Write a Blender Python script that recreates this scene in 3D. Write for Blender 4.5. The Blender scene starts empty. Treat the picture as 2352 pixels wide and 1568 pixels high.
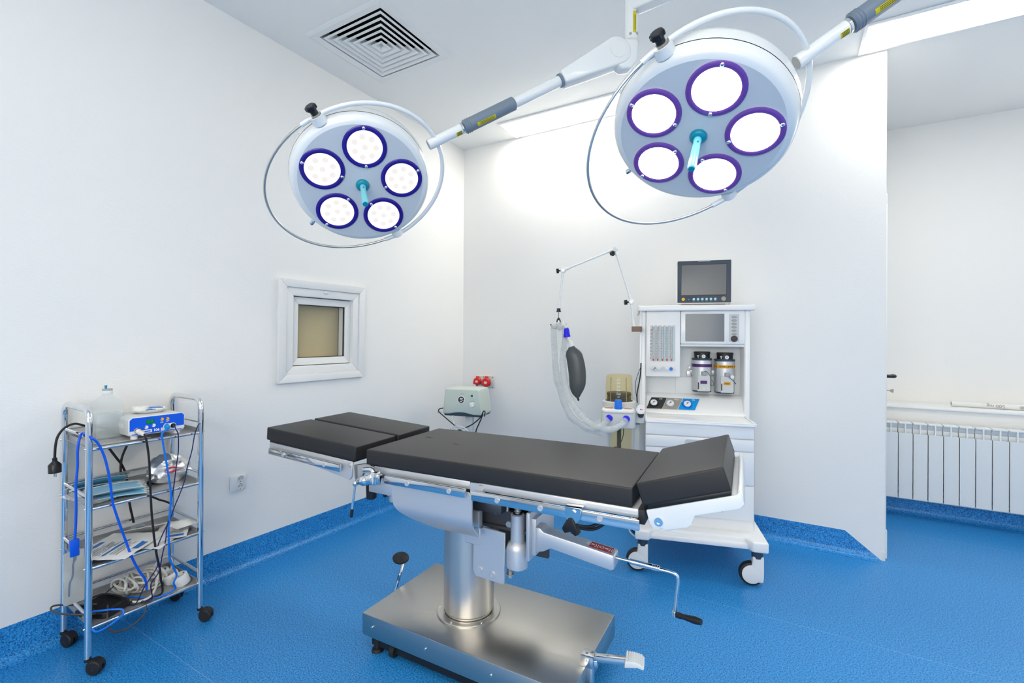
import bpy, bmesh, math, random
from mathutils import Matrix, Vector, noise
C = bpy.context.scene.collection
random.seed(4)
PI = math.pi
V = Vector
H = 2.889            # ceiling height

# ------------------------------------------------------------------ materials
def mk(name, col, rough=.5, metal=0., spec=.5, trans=0., alpha=1., emit=None, es=0., coat=0., ior=1.45):
    m = bpy.data.materials.new(name); m.use_nodes = True
    b = m.node_tree.nodes['Principled BSDF']
    b.inputs['Base Color'].default_value = (*col, 1)
    b.inputs['Roughness'].default_value = rough
    b.inputs['Metallic'].default_value = metal
    b.inputs['Specular IOR Level'].default_value = spec
    b.inputs['Transmission Weight'].default_value = trans
    b.inputs['Alpha'].default_value = alpha
    b.inputs['Coat Weight'].default_value = coat
    b.inputs['IOR'].default_value = ior
    if emit:
        b.inputs['Emission Color'].default_value = (*emit, 1); b.inputs['Emission Strength'].default_value = es
    return m
def nodes(m): return m.node_tree.nodes, m.node_tree.links, m.node_tree.nodes['Principled BSDF']
def objcoord(m, scale=(1, 1, 1), rot=(0, 0, 0)):
    n, l, b = nodes(m)
    tc = n.new('ShaderNodeTexCoord'); mp = n.new('ShaderNodeMapping')
    mp.inputs['Scale'].default_value = scale; mp.inputs['Rotation'].default_value = rot
    l.new(tc.outputs['Object'], mp.inputs['Vector']); return mp.outputs['Vector']
def noise_bump(m, scale, strength, dist=.002, vec=None, detail=2.):
    n, l, b = nodes(m)
    t = n.new('ShaderNodeTexNoise'); t.inputs['Scale'].default_value = scale; t.inputs['Detail'].default_value = detail
    l.new(vec or objcoord(m), t.inputs['Vector'])
    bp = n.new('ShaderNodeBump'); bp.inputs['Strength'].default_value = strength; bp.inputs['Distance'].default_value = dist
    l.new(t.outputs['Fac'], bp.inputs['Height']); l.new(bp.outputs['Normal'], b.inputs['Normal']); return t
def noise_rough(m, scale, lo, hi, vec=None):
    n, l, b = nodes(m)
    t = n.new('ShaderNodeTexNoise'); t.inputs['Scale'].default_value = scale; t.inputs['Detail'].default_value = 1
    l.new(vec or objcoord(m), t.inputs['Vector'])
    r = n.new('ShaderNodeMapRange'); r.inputs['From Min'].default_value = .3; r.inputs['From Max'].default_value = .7
    r.inputs['To Min'].default_value = lo; r.inputs['To Max'].default_value = hi
    l.new(t.outputs['Fac'], r.inputs['Value']); l.new(r.outputs['Result'], b.inputs['Roughness'])
def noise_col(m, scale, c0, c1, lo=.35, hi=.65, vec=None, detail=3):
    n, l, b = nodes(m)
    t = n.new('ShaderNodeTexNoise'); t.inputs['Scale'].default_value = scale; t.inputs['Detail'].default_value = detail
    l.new(vec or objcoord(m), t.inputs['Vector'])
    r = n.new('ShaderNodeValToRGB'); r.color_ramp.elements[0].position = lo; r.color_ramp.elements[1].position = hi
    r.color_ramp.elements[0].color = (*c0, 1); r.color_ramp.elements[1].color = (*c1, 1)
    l.new(t.outputs['Fac'], r.inputs['Fac']); l.new(r.outputs['Color'], b.inputs['Base Color'])

def vinyl(name):
    m = mk(name, (.02, .16, .5), .36, spec=.5)
    n, l, b = nodes(m); vec = objcoord(m)
    t = n.new('ShaderNodeTexNoise'); t.inputs['Scale'].default_value = 200; t.inputs['Detail'].default_value = 2.5; t.inputs['Roughness'].default_value = .6
    l.new(vec, t.inputs['Vector'])
    r = n.new('ShaderNodeValToRGB'); e = r.color_ramp.elements
    e[0].position = .36; e[0].color = (.005, .070, .245, 1)
    e[1].position = .455; e[1].color = (.015, .215, .57, 1)
    x = e.new(.55); x.color = (.032, .290, .69, 1)
    x = e.new(.66); x.color = (.07, .38, .80, 1)
    l.new(t.outputs['Fac'], r.inputs['Fac'])
    # weld seams between the sheets of vinyl, every 1.49 m
    s = n.new('ShaderNodeSeparateXYZ'); l.new(vec, s.inputs[0])
    def mth(op, a, bv=None):
        q = n.new('ShaderNodeMath'); q.operation = op
        l.new(a, q.inputs[0])
        if bv is not None: q.inputs[1].default_value = bv
        return q.outputs[0]
    f = mth('ADD', s.outputs['Y'], 2.44 + 14.9 + .745); f = mth('DIVIDE', f, 1.49); f = mth('FRACT', f); f = mth('SUBTRACT', f, .5); f = mth('ABSOLUTE', f); f = mth('LESS_THAN', f, .0009)
    t2 = n.new('ShaderNodeTexNoise'); t2.inputs['Scale'].default_value = 9; l.new(vec, t2.inputs['Vector'])
    k = n.new('ShaderNodeMath'); k.operation = 'MULTIPLY'; l.new(f, k.inputs[0]); l.new(t2.outputs['Fac'], k.inputs[1])
    mx = n.new('ShaderNodeMix'); mx.data_type = 'RGBA'
    l.new(k.outputs[0], mx.inputs['Factor']); l.new(r.outputs['Color'], mx.inputs['A']); mx.inputs['B'].default_value = (.25, .48, .8, 1)
    l.new(mx.outputs['Result'], b.inputs['Base Color'])
    bp = n.new('ShaderNodeBump'); bp.inputs['Strength'].default_value = .25; bp.inputs['Distance'].default_value = .001
    l.new(t.outputs['Fac'], bp.inputs['Height']); l.new(bp.outputs['Normal'], b.inputs['Normal'])
    return m
M_FLOOR = vinyl('speckled_blue_vinyl')
def wallmat(name, col, sx):
    m = mk(name, col, .62, spec=.3); n, l, b = nodes(m)
    vec = objcoord(m, sx)
    t = n.new('ShaderNodeTexNoise'); t.inputs['Scale'].default_value = 1; t.inputs['Detail'].default_value = 2
    l.new(vec, t.inputs['Vector'])
    bp = n.new('ShaderNodeBump'); bp.inputs['Strength'].default_value = .30; bp.inputs['Distance'].default_value = .0015
    l.new(t.outputs['Fac'], bp.inputs['Height']); l.new(bp.outputs['Normal'], b.inputs['Normal'])
    return m
M_WALL = wallmat('woven_white_wallcovering', (.85, .85, .835), (55, 55, 340))
M_PLASTER = wallmat('white_plaster', (.85, .85, .835), (40, 40, 40))
M_CEIL = mk('matt_white_ceiling_paint', (.88, .88, .86), .75, spec=.2); noise_bump(M_CEIL, 60, .15)
M_PVC = mk('white_upvc', (.80, .81, .81), .3)
M_SILL = mk('white_sill', (.85, .86, .86), .3)
M_WHITE = mk('white_enamel', (.88, .885, .885), .28, coat=.3)
M_WHITEM = mk('matt_white_plastic', (.76, .79, .80), .45)
M_LAMPW = mk('pale_grey_lamp_enamel', (.78, .81, .82), .25, coat=.4)
M_FACE_SHADED = mk('shaded_lamp_face', (.60, .645, .69), .42)  # shade on the lamp's face is put into this grey-blue
M_SLEEVE = mk('slate_grey_sleeve', (.17, .22, .28), .4)
M_CHROME = mk('chrome', (.80, .81, .82), .07, 1.)
M_STEEL = mk('brushed_stainless_steel', (.56, .54, .50), .28, 1.)
noise_rough(M_STEEL, 3, .26, .33)
M_STEELC = mk('polished_column_steel', (.66, .62, .57), .30, .85)
M_SATIN = mk('satin_anodised_aluminium', (.66, .67, .69), .42, .65)
M_RAIL = mk('polished_rail_steel', (.72, .73, .73), .10, 1.)
M_DARKM = mk('dark_cast_metal', (.10, .10, .11), .45, .7)
M_BLACK = mk('black_plastic', (.012, .012, .014), .35)
M_RUB = mk('black_rubber', (.015, .015, .016), .55)
M_LEATH = mk('black_leatherette', (.020, .019, .0195), .44, spec=.5); noise_bump(M_LEATH, 420, .12, .001)
M_LEATH2 = mk('black_underlay_board', (.008, .008, .009), .4)
M_GREY = mk('grey_plastic', (.36, .37, .37), .45)
M_LGREY = mk('light_grey_plastic', (.60, .62, .62), .4)
M_NAVY = mk('slate_navy_bezel', (.035, .055, .085), .4)
M_SCREEN = mk('switched_off_screen', (.125, .13, .135), .22, spec=.6)
M_SCREENB = mk('blue_grey_display', (.12, .145, .17), .16, spec=.6)
M_BLUE = mk('bright_blue_plastic', (.0, .10, .72), .35)
M_BLUEK = mk('blue_knob_plastic', (.0, .17, .75), .4)
M_ULTRA = mk('ultramarine_plastic', (.01, .005, .75), .35)
M_SKY = mk('sky_blue_panel', (.0, .32, .75), .35)
M_TAUPE = mk('taupe_panel', (.36, .33, .29), .4)
M_CHAR = mk('charcoal_panel', (.035, .032, .033), .4)
M_TEAL = mk('teal_plastic', (.0, .26, .38), .35)
M_TEALG = mk('clear_teal_handle', (.25, .75, .85), .2, trans=.25)
M_VIOL = mk('violet_ring', (.022, .006, .26), .3, coat=.3)
M_VIOL_BLOOM = mk('violet_ring_bloom', (.16, .06, .36), .3, coat=.3)  # same violet ring, paler because the lens bloom is mixed into its colour
M_YEL = mk('yellow_sticker', (.62, .55, .01), .45)
M_INK = mk('black_ink', (.01, .01, .01), .5)
M_INKG = mk('grey_ink', (.30, .31, .33), .5)
M_WINK = mk('white_ink', (.85, .86, .88), .5)
M_RED = mk('red_plastic', (.62, .012, .012), .35)
M_REDL = mk('red_label', (.42, .03, .025), .4)
M_GREEN = mk('green_switch', (.0, .16, .06), .35)
M_ORANGE = mk('orange_button', (.85, .45, .04), .4)
M_LBLUE = mk('light_blue_button', (.35, .68, .85), .4)
M_AMBERP = mk('yellow_orange_label', (.75, .36, .005), .4)
M_PURL = mk('purple_label', (.07, .015, .13), .4)
M_MINT = mk('pale_green_enamel', (.56, .64, .58), .4)
M_TAN = mk('tan_blind', (.58, .46, .24), .8)
M_DUCT = mk('black_duct', (.004, .004, .005), .8)
M_BEIGE = mk('beige_cable_rubber', (.76, .73, .66), .5)
M_NAVYC = mk('navy_cable', (.012, .016, .10), .4)
M_BLKC = mk('black_cable', (.012, .010, .010), .45)
M_BRNC = mk('dusty_black_cable', (.06, .05, .045), .5)
M_PAPER = mk('white_paper', (.80, .80, .78), .6)
M_BLUEP = mk('blue_print', (.02, .17, .55), .5)
M_MASK = mk('light_blue_nonwoven', (.16, .52, .76), .7)
M_FOIL = mk('silver_foil', (.66, .67, .68), .24, .9)
M_SOCK = mk('socket_recess_white', (.66, .66, .64), .4)
M_GOLD = mk('brown_block', (.20, .125, .085), .5)
M_ORNG = mk('orange_brown_insert', (.45, .17, .03), .35)
M_BAGR = mk('dark_grey_rubber_bag', (.075, .085, .09), .33)
M_PLATE = mk('grey_electrode_gel_pad', (.46, .46, .43), .5); noise_col(M_PLATE, 12, (.40, .40, .37), (.50, .50, .47))

def clear(name, col, fac, rough=.08):
    """thin see-through plastic: light passes, with a glossy skin"""
    m = bpy.data.materials.new(name); m.use_nodes = True
    n, l = m.node_tree.nodes, m.node_tree.links; n.clear()
    o = n.new('ShaderNodeOutputMaterial'); mx = n.new('ShaderNodeMixShader')
    t = n.new('ShaderNodeBsdfTransparent'); t.inputs[0].default_value = (*col, 1)
    g = n.new('ShaderNodeBsdfPrincipled'); g.inputs['Base Color'].default_value = (*[min(1, c * .95) for c in col], 1); g.inputs['Roughness'].default_value = rough
    mx.inputs[0].default_value = fac
    l.new(t.outputs[0], mx.inputs[1]); l.new(g.outputs[0], mx.inputs[2]); l.new(mx.outputs[0], o.inputs[0]); return m
M_TRAY = mk('perforated_tray_steel', (.42, .43, .44), .33, .55); _n, _l, _b = nodes(M_TRAY); _w = _n.new('ShaderNodeTexWave'); _w.inputs['Scale'].default_value = 230; _w.bands_direction = 'DIAGONAL'; _l.new(objcoord(M_TRAY), _w.inputs['Vector']); _r = _n.new('ShaderNodeValToRGB'); _r.color_ramp.elements[0].color = (.26, .265, .27, 1); _r.color_ramp.elements[1].color = (.58, .59, .60, 1); _r.color_ramp.elements[0].position = .2; _r.color_ramp.elements[1].position = .6; _l.new(_w.outputs['Fac'], _r.inputs['Fac']); _l.new(_r.outputs['Color'], _b.inputs['Base Color'])
M_GLASS = clear('window_glass', (.96, .97, .97), .05, .02)
M_AMBER = clear('amber_polysulfone', (.94, .885, .69), .07)
M_HOSE = clear('clear_corrugated_pvc', (.94, .96, .965), .45, .12)
M_BOTTLE = clear('translucent_bottle', (.94, .96, .965), .17, .2)
M_WATER = clear('saline', (.90, .93, .94), .30, .15)
M_FILM = clear('milky_film', (.96, .965, .965), .33, .15)
M_WRAP = clear('clear_wrap', (.98, .985, .985), .12, .10)
M_SLEEV = clear('crinkled_sleeve', (.955, .968, .97), .22, .06)
def crinkle(m, sc):
    n, l = m.node_tree.nodes, m.node_tree.links; p = [q for q in n if q.type == 'BSDF_PRINCIPLED'][0]
    tc = n.new('ShaderNodeTexCoord'); t = n.new('ShaderNodeTexNoise'); t.inputs['Scale'].default_value = sc; t.inputs['Detail'].default_value = 3; l.new(tc.outputs['Object'], t.inputs['Vector'])
    b = n.new('ShaderNodeBump'); b.inputs['Strength'].default_value = 1.; b.inputs['Distance'].default_value = .012; l.new(t.outputs['Fac'], b.inputs['Height']); l.new(b.outputs['Normal'], p.inputs['Normal'])
crinkle(M_SLEEV, 70)
M_TUBE = clear('clear_flow_tube', (.86, .89, .90), .3, .1)

def emis(name, col, s):
    m = bpy.data.materials.new(name); m.use_nodes = True
    n, l = m.node_tree.nodes, m.node_tree.links; n.clear()
    o = n.new('ShaderNodeOutputMaterial'); e = n.new('ShaderNodeEmission')
    e.inputs[0].default_value = (*col, 1); e.inputs[1].default_value = s; l.new(e.outputs[0], o.inputs[0]); return m
M_PANEL = emis('ceiling_panel_light', (1., .95, .855), 11.)
M_PANEL2 = emis('ceiling_panel_light_main', (1., .95, .855), 7.)
M_FILL = emis('window_fill_light', (1., .965, .895), 3.3)  # glow of the added unseen windows, brightens ceiling and machine front
M_PANEL3 = emis('ceiling_panel_light_left', (1., .95, .855), 4.5)
M_LENSR = emis('bright_lamp_lens', (1., .98, 1.), 7.)
M_LENSL = emis('lamp_lens', (1., .985, .98), .62)
M_LED = emis('led_cup', (1., .97, .955), .50)
M_DIG = emis('green_digits', (.0, .40, .18), .5)

# ------------------------------------------------------------------ mesh builder
def frame(o, x, y):
    x = V(x).normalized(); y = V(y); z = x.cross(y).normalized(); y = z.cross(x)
    m = Matrix((x, y, z)).transposed().to_4x4(); m.translation = V(o); return m
def axis(p0, p1):
    d = V(p1) - V(p0); q = d.to_track_quat('Z', 'Y').to_matrix().to_4x4(); q.translation = V(p0); return q, d.length
def crom(P, n=6, closed=False):
    P = [V(p) for p in P]; out = []; L = len(P)
    for i in range(L if closed else L - 1):
        g = (lambda k: P[k % L]) if closed else (lambda k: P[max(0, min(L - 1, k))])
        a, b, c, d = g(i - 1), g(i), g(i + 1), g(i + 2)
        for k in range(n):
            t = k / n
            out.append(.5 * ((2 * b) + (c - a) * t + (2 * a - 5 * b + 4 * c - d) * t * t + (3 * b - a - 3 * c + d) * t ** 3))
    if not closed: out.append(P[-1])
    return out
class MB:
    def __init__(s): s.v = []; s.f = []; s.mi = []; s.m = 0
    def add(s, vs, fs, M=None):
        o = len(s.v)
        s.v += [tuple(M @ V(p)) if M else tuple(p) for p in vs]
        s.f += [tuple(i + o for i in f) for f in fs]; s.mi += [s.m] * len(fs); return s
    def addbm(s, bm, M=None):
        bm.verts.index_update(); s.add([v.co[:] for v in bm.verts], [[v.index for v in f.verts] for f in bm.faces], M); bm.free(); return s
    def box(s, c, d, bev=0., seg=2, M=None):
        bm = bmesh.new(); bmesh.ops.create_cube(bm, size=1)
        for v in bm.verts: v.co = V((v.co.x * d[0] + c[0], v.co.y * d[1] + c[1], v.co.z * d[2] + c[2]))
        if bev: bmesh.ops.bevel(bm, geom=bm.edges[:], offset=min(bev, min(d) * .49), segments=seg, profile=.5, affect='EDGES')
        return s.addbm(bm, M)
    def bx(s, a, b, bev=0., seg=2, M=None):
        return s.box([(a[i] + b[i]) / 2 for i in range(3)], [abs(b[i] - a[i]) for i in range(3)], bev, seg, M)
    def prism(s, poly, z0, z1, M=None, bev=0., seg=2):
        bm = bmesh.new(); vs = [bm.verts.new((p[0], p[1], z0)) for p in poly]; f = bm.faces.new(vs)
        r = bmesh.ops.extrude_face_region(bm, geom=[f])
        for e in r['geom']:
            if isinstance(e, bmesh.types.BMVert): e.co.z = z1
        bmesh.ops.recalc_face_normals(bm, faces=bm.faces[:])
        if bev: bmesh.ops.bevel(bm, geom=bm.edges[:], offset=bev, segments=seg, profile=.5, affect='EDGES')
        return s.addbm(bm, M)
    def lathe(s, prof, M=None, n=32, a0=0., a1=2 * PI):
        full = abs(a1 - a0 - 2 * PI) < 1e-6; k = n if full else n + 1
        vs = []; fs = []
        for r, z in prof:
            for i in range(k):
                a = a0 + (a1 - a0) * i / n; vs.append((r * math.cos(a), r * math.sin(a), z))
        for j in range(len(prof) - 1):
            for i in range(n):
                a, b = j * k + i, j * k + (i + 1) % k
                fs.append((a, b, b + k, a + k))
        bm = bmesh.new(); bv = [bm.verts.new(v) for v in vs]
        for f in fs: bm.faces.new([bv[i] for i in f])
        bmesh.ops.remove_doubles(bm, verts=bm.verts[:], dist=1e-6)
        bmesh.ops.recalc_face_normals(bm, faces=bm.faces[:])
        return s.addbm(bm, M)
    def cyl(s, p0, p1, r, r1=None, n=20, M=None, bev=0.):
        r1 = r if r1 is None else r1; A, L = axis(p0, p1)
        pr = [(0, 0), (r, 0), (r1, L), (0, L)] if not bev else [(0, 0), (r - bev, 0), (r, bev), (r1, L - bev), (r1 - bev, L), (0, L)]
        return s.lathe(pr, (M @ A) if M else A, n)
    def tube(s, P, r, n=10, M=None, closed=False, caps=True, rf=None):
        P = [V(p) for p in P]; L = len(P); vs = []; fs = []; N = None
        for i in range(L):
            if closed: T = P[(i + 1) % L] - P[i - 1]
            else: T = P[min(L - 1, i + 1)] - P[max(0, i - 1)]
            T = T.normalized() if T.length > 1e-9 else V((0, 0, 1))
            if N is None:
                N = T.orthogonal().normalized()
            N = (N - T * N.dot(T));
            N = N.normalized() if N.length > 1e-6 else T.orthogonal().normalized()
            B = T.cross(N); rr = rf(i / (L - 1)) if rf else r
            for k in range(n):
                a = 2 * PI * k / n; vs.append(P[i] + rr * (math.cos(a) * N + math.sin(a) * B))
        for i in range(L if closed else L - 1):
            for k in range(n):
                a = i * n + k; b = i * n + (k + 1) % n; j = (i + 1) % L
                fs.append((a, b, j * n + (k + 1) % n, j * n + k))
        if caps and not closed: fs += [tuple(range(n))[::-1], tuple((L - 1) * n + k for k in range(n))]
        return s.add(vs, fs, M)
    def sph(s, c, r, n=16, sc=(1, 1, 1), M=None):
        pr = [(r * math.sin(PI * i / n), -r * math.cos(PI * i / n)) for i in range(n + 1)]
        A = Matrix.Translation(V(c)) @ Matrix.Diagonal((*sc, 1)); return s.lathe(pr, (M @ A) if M else A, 2 * n)
    def grid(s, nu, nv, fn, thick=0., M=None):
        vs = [V(fn(i / nu, j / nv)) for j in range(nv + 1) for i in range(nu + 1)]; w = nu + 1
        fs = [(j * w + i, j * w + i + 1, (j + 1) * w + i + 1, (j + 1) * w + i) for j in range(nv) for i in range(nu)]
        if thick:
            bm = bmesh.new(); b = [bm.verts.new(v) for v in vs]
            for f in fs: bm.faces.new([b[i] for i in f])
            bm.normal_update(); bmesh.ops.solidify(bm, geom=bm.faces[:], thickness=thick)
            return s.addbm(bm, M)
        return s.add(vs, fs, M)
RM = {}
SPLIT = set('screw rail_bolt base_screw flange_screw carriage_bolt bracket_bolt ring_screw dome_screw spindle_screw pin_hole plug_pin shelf_screw led_cup joint_cap dome_rib foot ear_loop grip_ferrule socket_well flow_tube valve_window'.split())
def islands(mb):
    par = list(range(len(mb.v)))
    def find(i):
        while par[i] != i: par[i] = par[par[i]]; i = par[i]
        return i
    for f in mb.f:
        a = find(f[0])
        for i in f[1:]: par[find(i)] = a
    out = {}
    for f, m in zip(mb.f, mb.mi): out.setdefault(find(f[0]), []).append((f, m))
    res = []
    for fs in out.values():
        q = MB(); ix = {}
        for f, m in fs:
            for i in f:
                if i not in ix: ix[i] = len(q.v); q.v.append(mb.v[i])
            q.f.append(tuple(ix[i] for i in f)); q.mi.append(m)
        res.append(q)
    return res
def obj(name, mb, *a, **k):
    if name in SPLIT:
        return [obj1(name, q, *a, **k) for q in islands(mb)][0]
    return obj1(name, mb, *a, **k)
def obj1(name, mb, mat, parent=None, world=False, smooth=38, label=None, kind=None):
    me = bpy.data.meshes.new(name)
    v = mb.v
    if parent is not None and world:
        I = RM[parent.name].inverted(); v = [tuple(I @ V(p)) for p in v]
    me.from_pydata(v, [], mb.f); me.update()
    for m in (mat if isinstance(mat, (list, tuple)) else [mat]): me.materials.append(m)
    for p, i in zip(me.polygons, mb.mi): p.material_index = i; p.use_smooth = bool(smooth)
    if smooth: me.set_sharp_from_angle(angle=math.radians(smooth))
    o = bpy.data.objects.new(name, me); C.objects.link(o)
    if parent is not None: o.parent = parent; RM[o.name] = RM[parent.name]
    else: RM[o.name] = Matrix.Identity(4)
    if label: o['label'] = label
    if kind: o['kind'] = kind
    return o
def tag(o, label, cat, group=None):
    o['label'] = label; o['category'] = cat
    if group: o['group'] = group
    return o
def thing(name, label, cat, loc=(0, 0, 0), rotz=0., group=None, M=None):
    o = bpy.data.objects.new(name, None); C.objects.link(o); o.empty_display_size = .05
    W = M if M is not None else Matrix.Translation(V(loc)) @ Matrix.Rotation(rotz, 4, 'Z')
    o.matrix_world = W; RM[o.name] = W.copy(); tag(o, label, cat, group); return o
def struct(name, mb, mat, smooth=0): o = obj(name, mb, mat, None, smooth=smooth); o['kind'] = 'structure'; return o
def recentre(o):
    """move a single-mesh thing's origin to the middle of its base"""
    me = o.data; xs = [v.co for v in me.vertices]
    c = V(((min(p.x for p in xs) + max(p.x for p in xs)) / 2, (min(p.y for p in xs) + max(p.y for p in xs)) / 2, min(p.z for p in xs)))
    me.transform(Matrix.Translation(-c)); o.location = c; return o
def lone(name, mb, mat, label, cat, group=None, smooth=38):
    return tag(recentre(obj(name, mb, mat, smooth=smooth)), label, cat, group)
def text(mb, s, size, M, align='CENTER', depth=.0004, bold=0.):
    cu = bpy.data.curves.new('lettering', 'FONT'); cu.body = s; cu.size = size; cu.extrude = depth; cu.offset = bold; cu.align_x = align; cu.align_y = 'CENTER'; cu.resolution_u = 2
    o = bpy.data.objects.new('lettering', cu); C.objects.link(o)
    dg = bpy.context.evaluated_depsgraph_get(); dg.update()
    me = bpy.data.meshes.new_from_object(o.evaluated_get(dg))
    mb.add([v.co[:] for v in me.vertices], [tuple(p.vertices) for p in me.polygons], M)
    bpy.data.objects.remove(o); bpy.data.curves.remove(cu); bpy.data.meshes.remove(me); return mb
def copytree(o, parent=None):
    c = o.copy(); C.objects.link(c)
    if parent is not None: c.parent = parent
    for ch in list(o.children): copytree(ch, c)
    return c
def rrect(x0, y0, x1, y1, r, n=5):
    P = []
    for cx, cy, a in ((x1 - r, y0 + r, -PI / 2), (x1 - r, y1 - r, 0), (x0 + r, y1 - r, PI / 2), (x0 + r, y0 + r, PI)):
        for i in range(n + 1): P.append((cx + r * math.cos(a + PI / 2 * i / n), cy + r * math.sin(a + PI / 2 * i / n)))
    return P
# ================================================================== room shell
XR, YF, YA, XP = 5.4, -5.4, 1.34, 2.946     # right wall, wall behind the camera, niche wall, end of the partition
WY0, WY1, WZ0, WZ1 = -1.683, -1.166, 1.027, 1.529   # hole of the small window in the left wall
def lean(p): return (p[0] - .078 * (1 - p[2] / H) * min(1., max(0., -p[1]) / 2.6), p[1], p[2])      # the old wall is a little out of true
mb = MB(); mb.bx((-.3, YF - .1, -.1), (XR + .1, 1.12, 0)); struct('floor', mb, M_FLOOR)
VX0, VX1, VY0, VY1 = .196 + .055, .774 - .055, -1.735 + .055, -1.157 - .055     # hole for the air diffuser
mb = MB()
mb.bx((-.2, YF - .1, H), (VX0, YA + .1, H + .1)); mb.bx((VX1, YF - .1, H), (XR + .1, YA + .1, H + .1))
mb.bx((VX0, YF - .1, H), (VX1, VY0, H + .1)); mb.bx((VX0, VY1, H), (VX1, YA + .1, H + .1))
struct('ceiling', mb, M_CEIL)
mb = MB()
ys = sorted([YF, -4.6, -3.6, -3.1, -2.6, -2.3, -2.0, WY0, -1.42, WY1, -.9, -.6, -.3, 0., .15]); zs = sorted([0, .25, .5, .75, WZ0, 1.28, WZ1, 1.9, 2.3, H])
for y0, y1 in zip(ys, ys[1:]):
    for z0, z1 in zip(zs, zs[1:]):
        if not (y0 >= WY0 - 1e-6 and y1 <= WY1 + 1e-6 and z0 >= WZ0 - 1e-6 and z1 <= WZ1 + 1e-6): mb.bx((-.16, y0, z0), (0, y1, z1))
mb.v = [lean(p) for p in mb.v]; struct('wall_left', mb, M_WALL)
mb = MB(); mb.bx((-.1, 0, 0), (XP, .14, H)); struct('wall_back', mb, M_WALL)
mb = MB(); mb.bx((XP - .14, .14, 0), (XP, YA, H)); struct('wall_side', mb, M_WALL)
mb = MB(); mb.bx((XP, 1.0, 0), (XR, YA, .755)); mb.bx((XP - .2, YA, 0), (XR, YA + .1, H)); struct('wall_alcove', mb, M_PLASTER)
mb = MB(); mb.bx((XP, .985, .755), (XR, YA, .775), .004); struct('trim_1', mb, M_SILL, 38)
mb = MB(); mb.bx((XR, YF, 0), (XR + .1, YA, H)); struct('wall_right', mb, M_PLASTER)
mb = MB(); mb.bx((-.2, YF - .1, 0), (XR, YF, H)); struct('wall_front', mb, M_PLASTER)
# coved skirting of the floor vinyl, turned up the walls
def cove(top, r=.035):
    P = [(0, 0), (r + .012, 0), (r + .012, .0015)]
    P += [(.003 + r - r * math.sin(a), .0015 + r - r * math.cos(a)) for a in [PI / 2 * i / 6 for i in range(7)]]
    return P + [(.003, top), (0, top)]
def run(profile, p0, p1, nrm, fn=None):
    mb = MB(); d = (V(p1) - V(p0)); L = d.length
    vs = []; fs = []; k = len(profile)
    for j in range(25):
        q = V(p0).lerp(V(p1), j / 24)
        for a, z in profile: vs.append(q + V(nrm) * a + V((0, 0, z)))
    fs = [(j * k + i, j * k + (i + 1) % k, (j + 1) * k + (i + 1) % k, (j + 1) * k + i) for j in range(24) for i in range(k)] + [tuple(range(k))[::-1], tuple(range(24 * k, 25 * k))]
    bm = bmesh.new(); b = [bm.verts.new(v) for v in vs]
    for f in fs: bm.faces.new([b[i] for i in f])
    bmesh.ops.recalc_face_normals(bm, faces=bm.faces[:]); mb.addbm(bm)
    if fn: mb.v = [fn(p) for p in mb.v]
    return mb
struct('baseboard_left', run(cove(.142), (0, YF, 0), (0, 0, 0), (1, 0, 0), lean), M_FLOOR, 50)
struct('baseboard_back', run(cove(.135), (0, 0, 0), (2.93, 0, 0), (0, -1, 0), lambda p: (p[0] - p[2] * 1.25 * max(0., (p[0] - 2.2) / .73), p[1], p[2])), M_FLOOR, 50)
struct('baseboard_alcove', run(cove(.11), (XP, 1.0, 0), (XR, 1.0, 0), (0, -1, 0)), M_FLOOR, 50)
# door in the side wall behind the partition: only its edge, handle and key show
mb = MB(); mb.bx((XP, .025, .17), (XP + .009, .08, 2.02), .002); mb.bx((XP, .80, 0), (XP + .018, .86, 2.02), .003); mb.bx((XP, .025, 2.02), (XP + .009, .86, 2.08), .003)
d = struct('door_1', mb, M_PVC, 38)
mb = MB(); mb.bx((XP, .08, .01), (XP + .007, .80, 2.02), .002); obj('door_leaf', mb, M_PVC, d)
mb = MB(); mb.bx((XP + .007, .095, .90), (XP + .0165, .135, 1.07), .002); obj('escutcheon', mb, M_BLACK, d)
mb = MB(); mb.tube(crom([(XP + .012, .115, 1.035), (XP + .045, .115, 1.035), (XP + .058, .122, 1.035), (XP + .062, .15, 1.035), (XP + .064, .235, 1.033)], 5), .0095, 12)
obj('handle', mb, M_BLACK, d)
mb = MB(); mb.cyl((XP + .012, .115, .952), (XP + .038, .115, .952), .002); mb.prism([(0, -.006), (.012, -.011), (.017, -.009), (.017, .009), (.012, .011), (0, .006)], -.001, .001, frame((XP + .036, .115, .952), (1, 0, -.12), (.1, 0, 1)))
obj('key', mb, M_TAUPE, d)
# partition's chipped foot: metal corner bead
mb = MB(); mb.bx((XP - .012, -.003, 0), (XP + .002, .004, .05), .001); struct('trim_2', mb, M_PVC)
mb = MB(); mb.bx((XP, .04, .0), (XP + .016, .10, .16), .002); struct('trim_3', mb, M_PVC)

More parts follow.
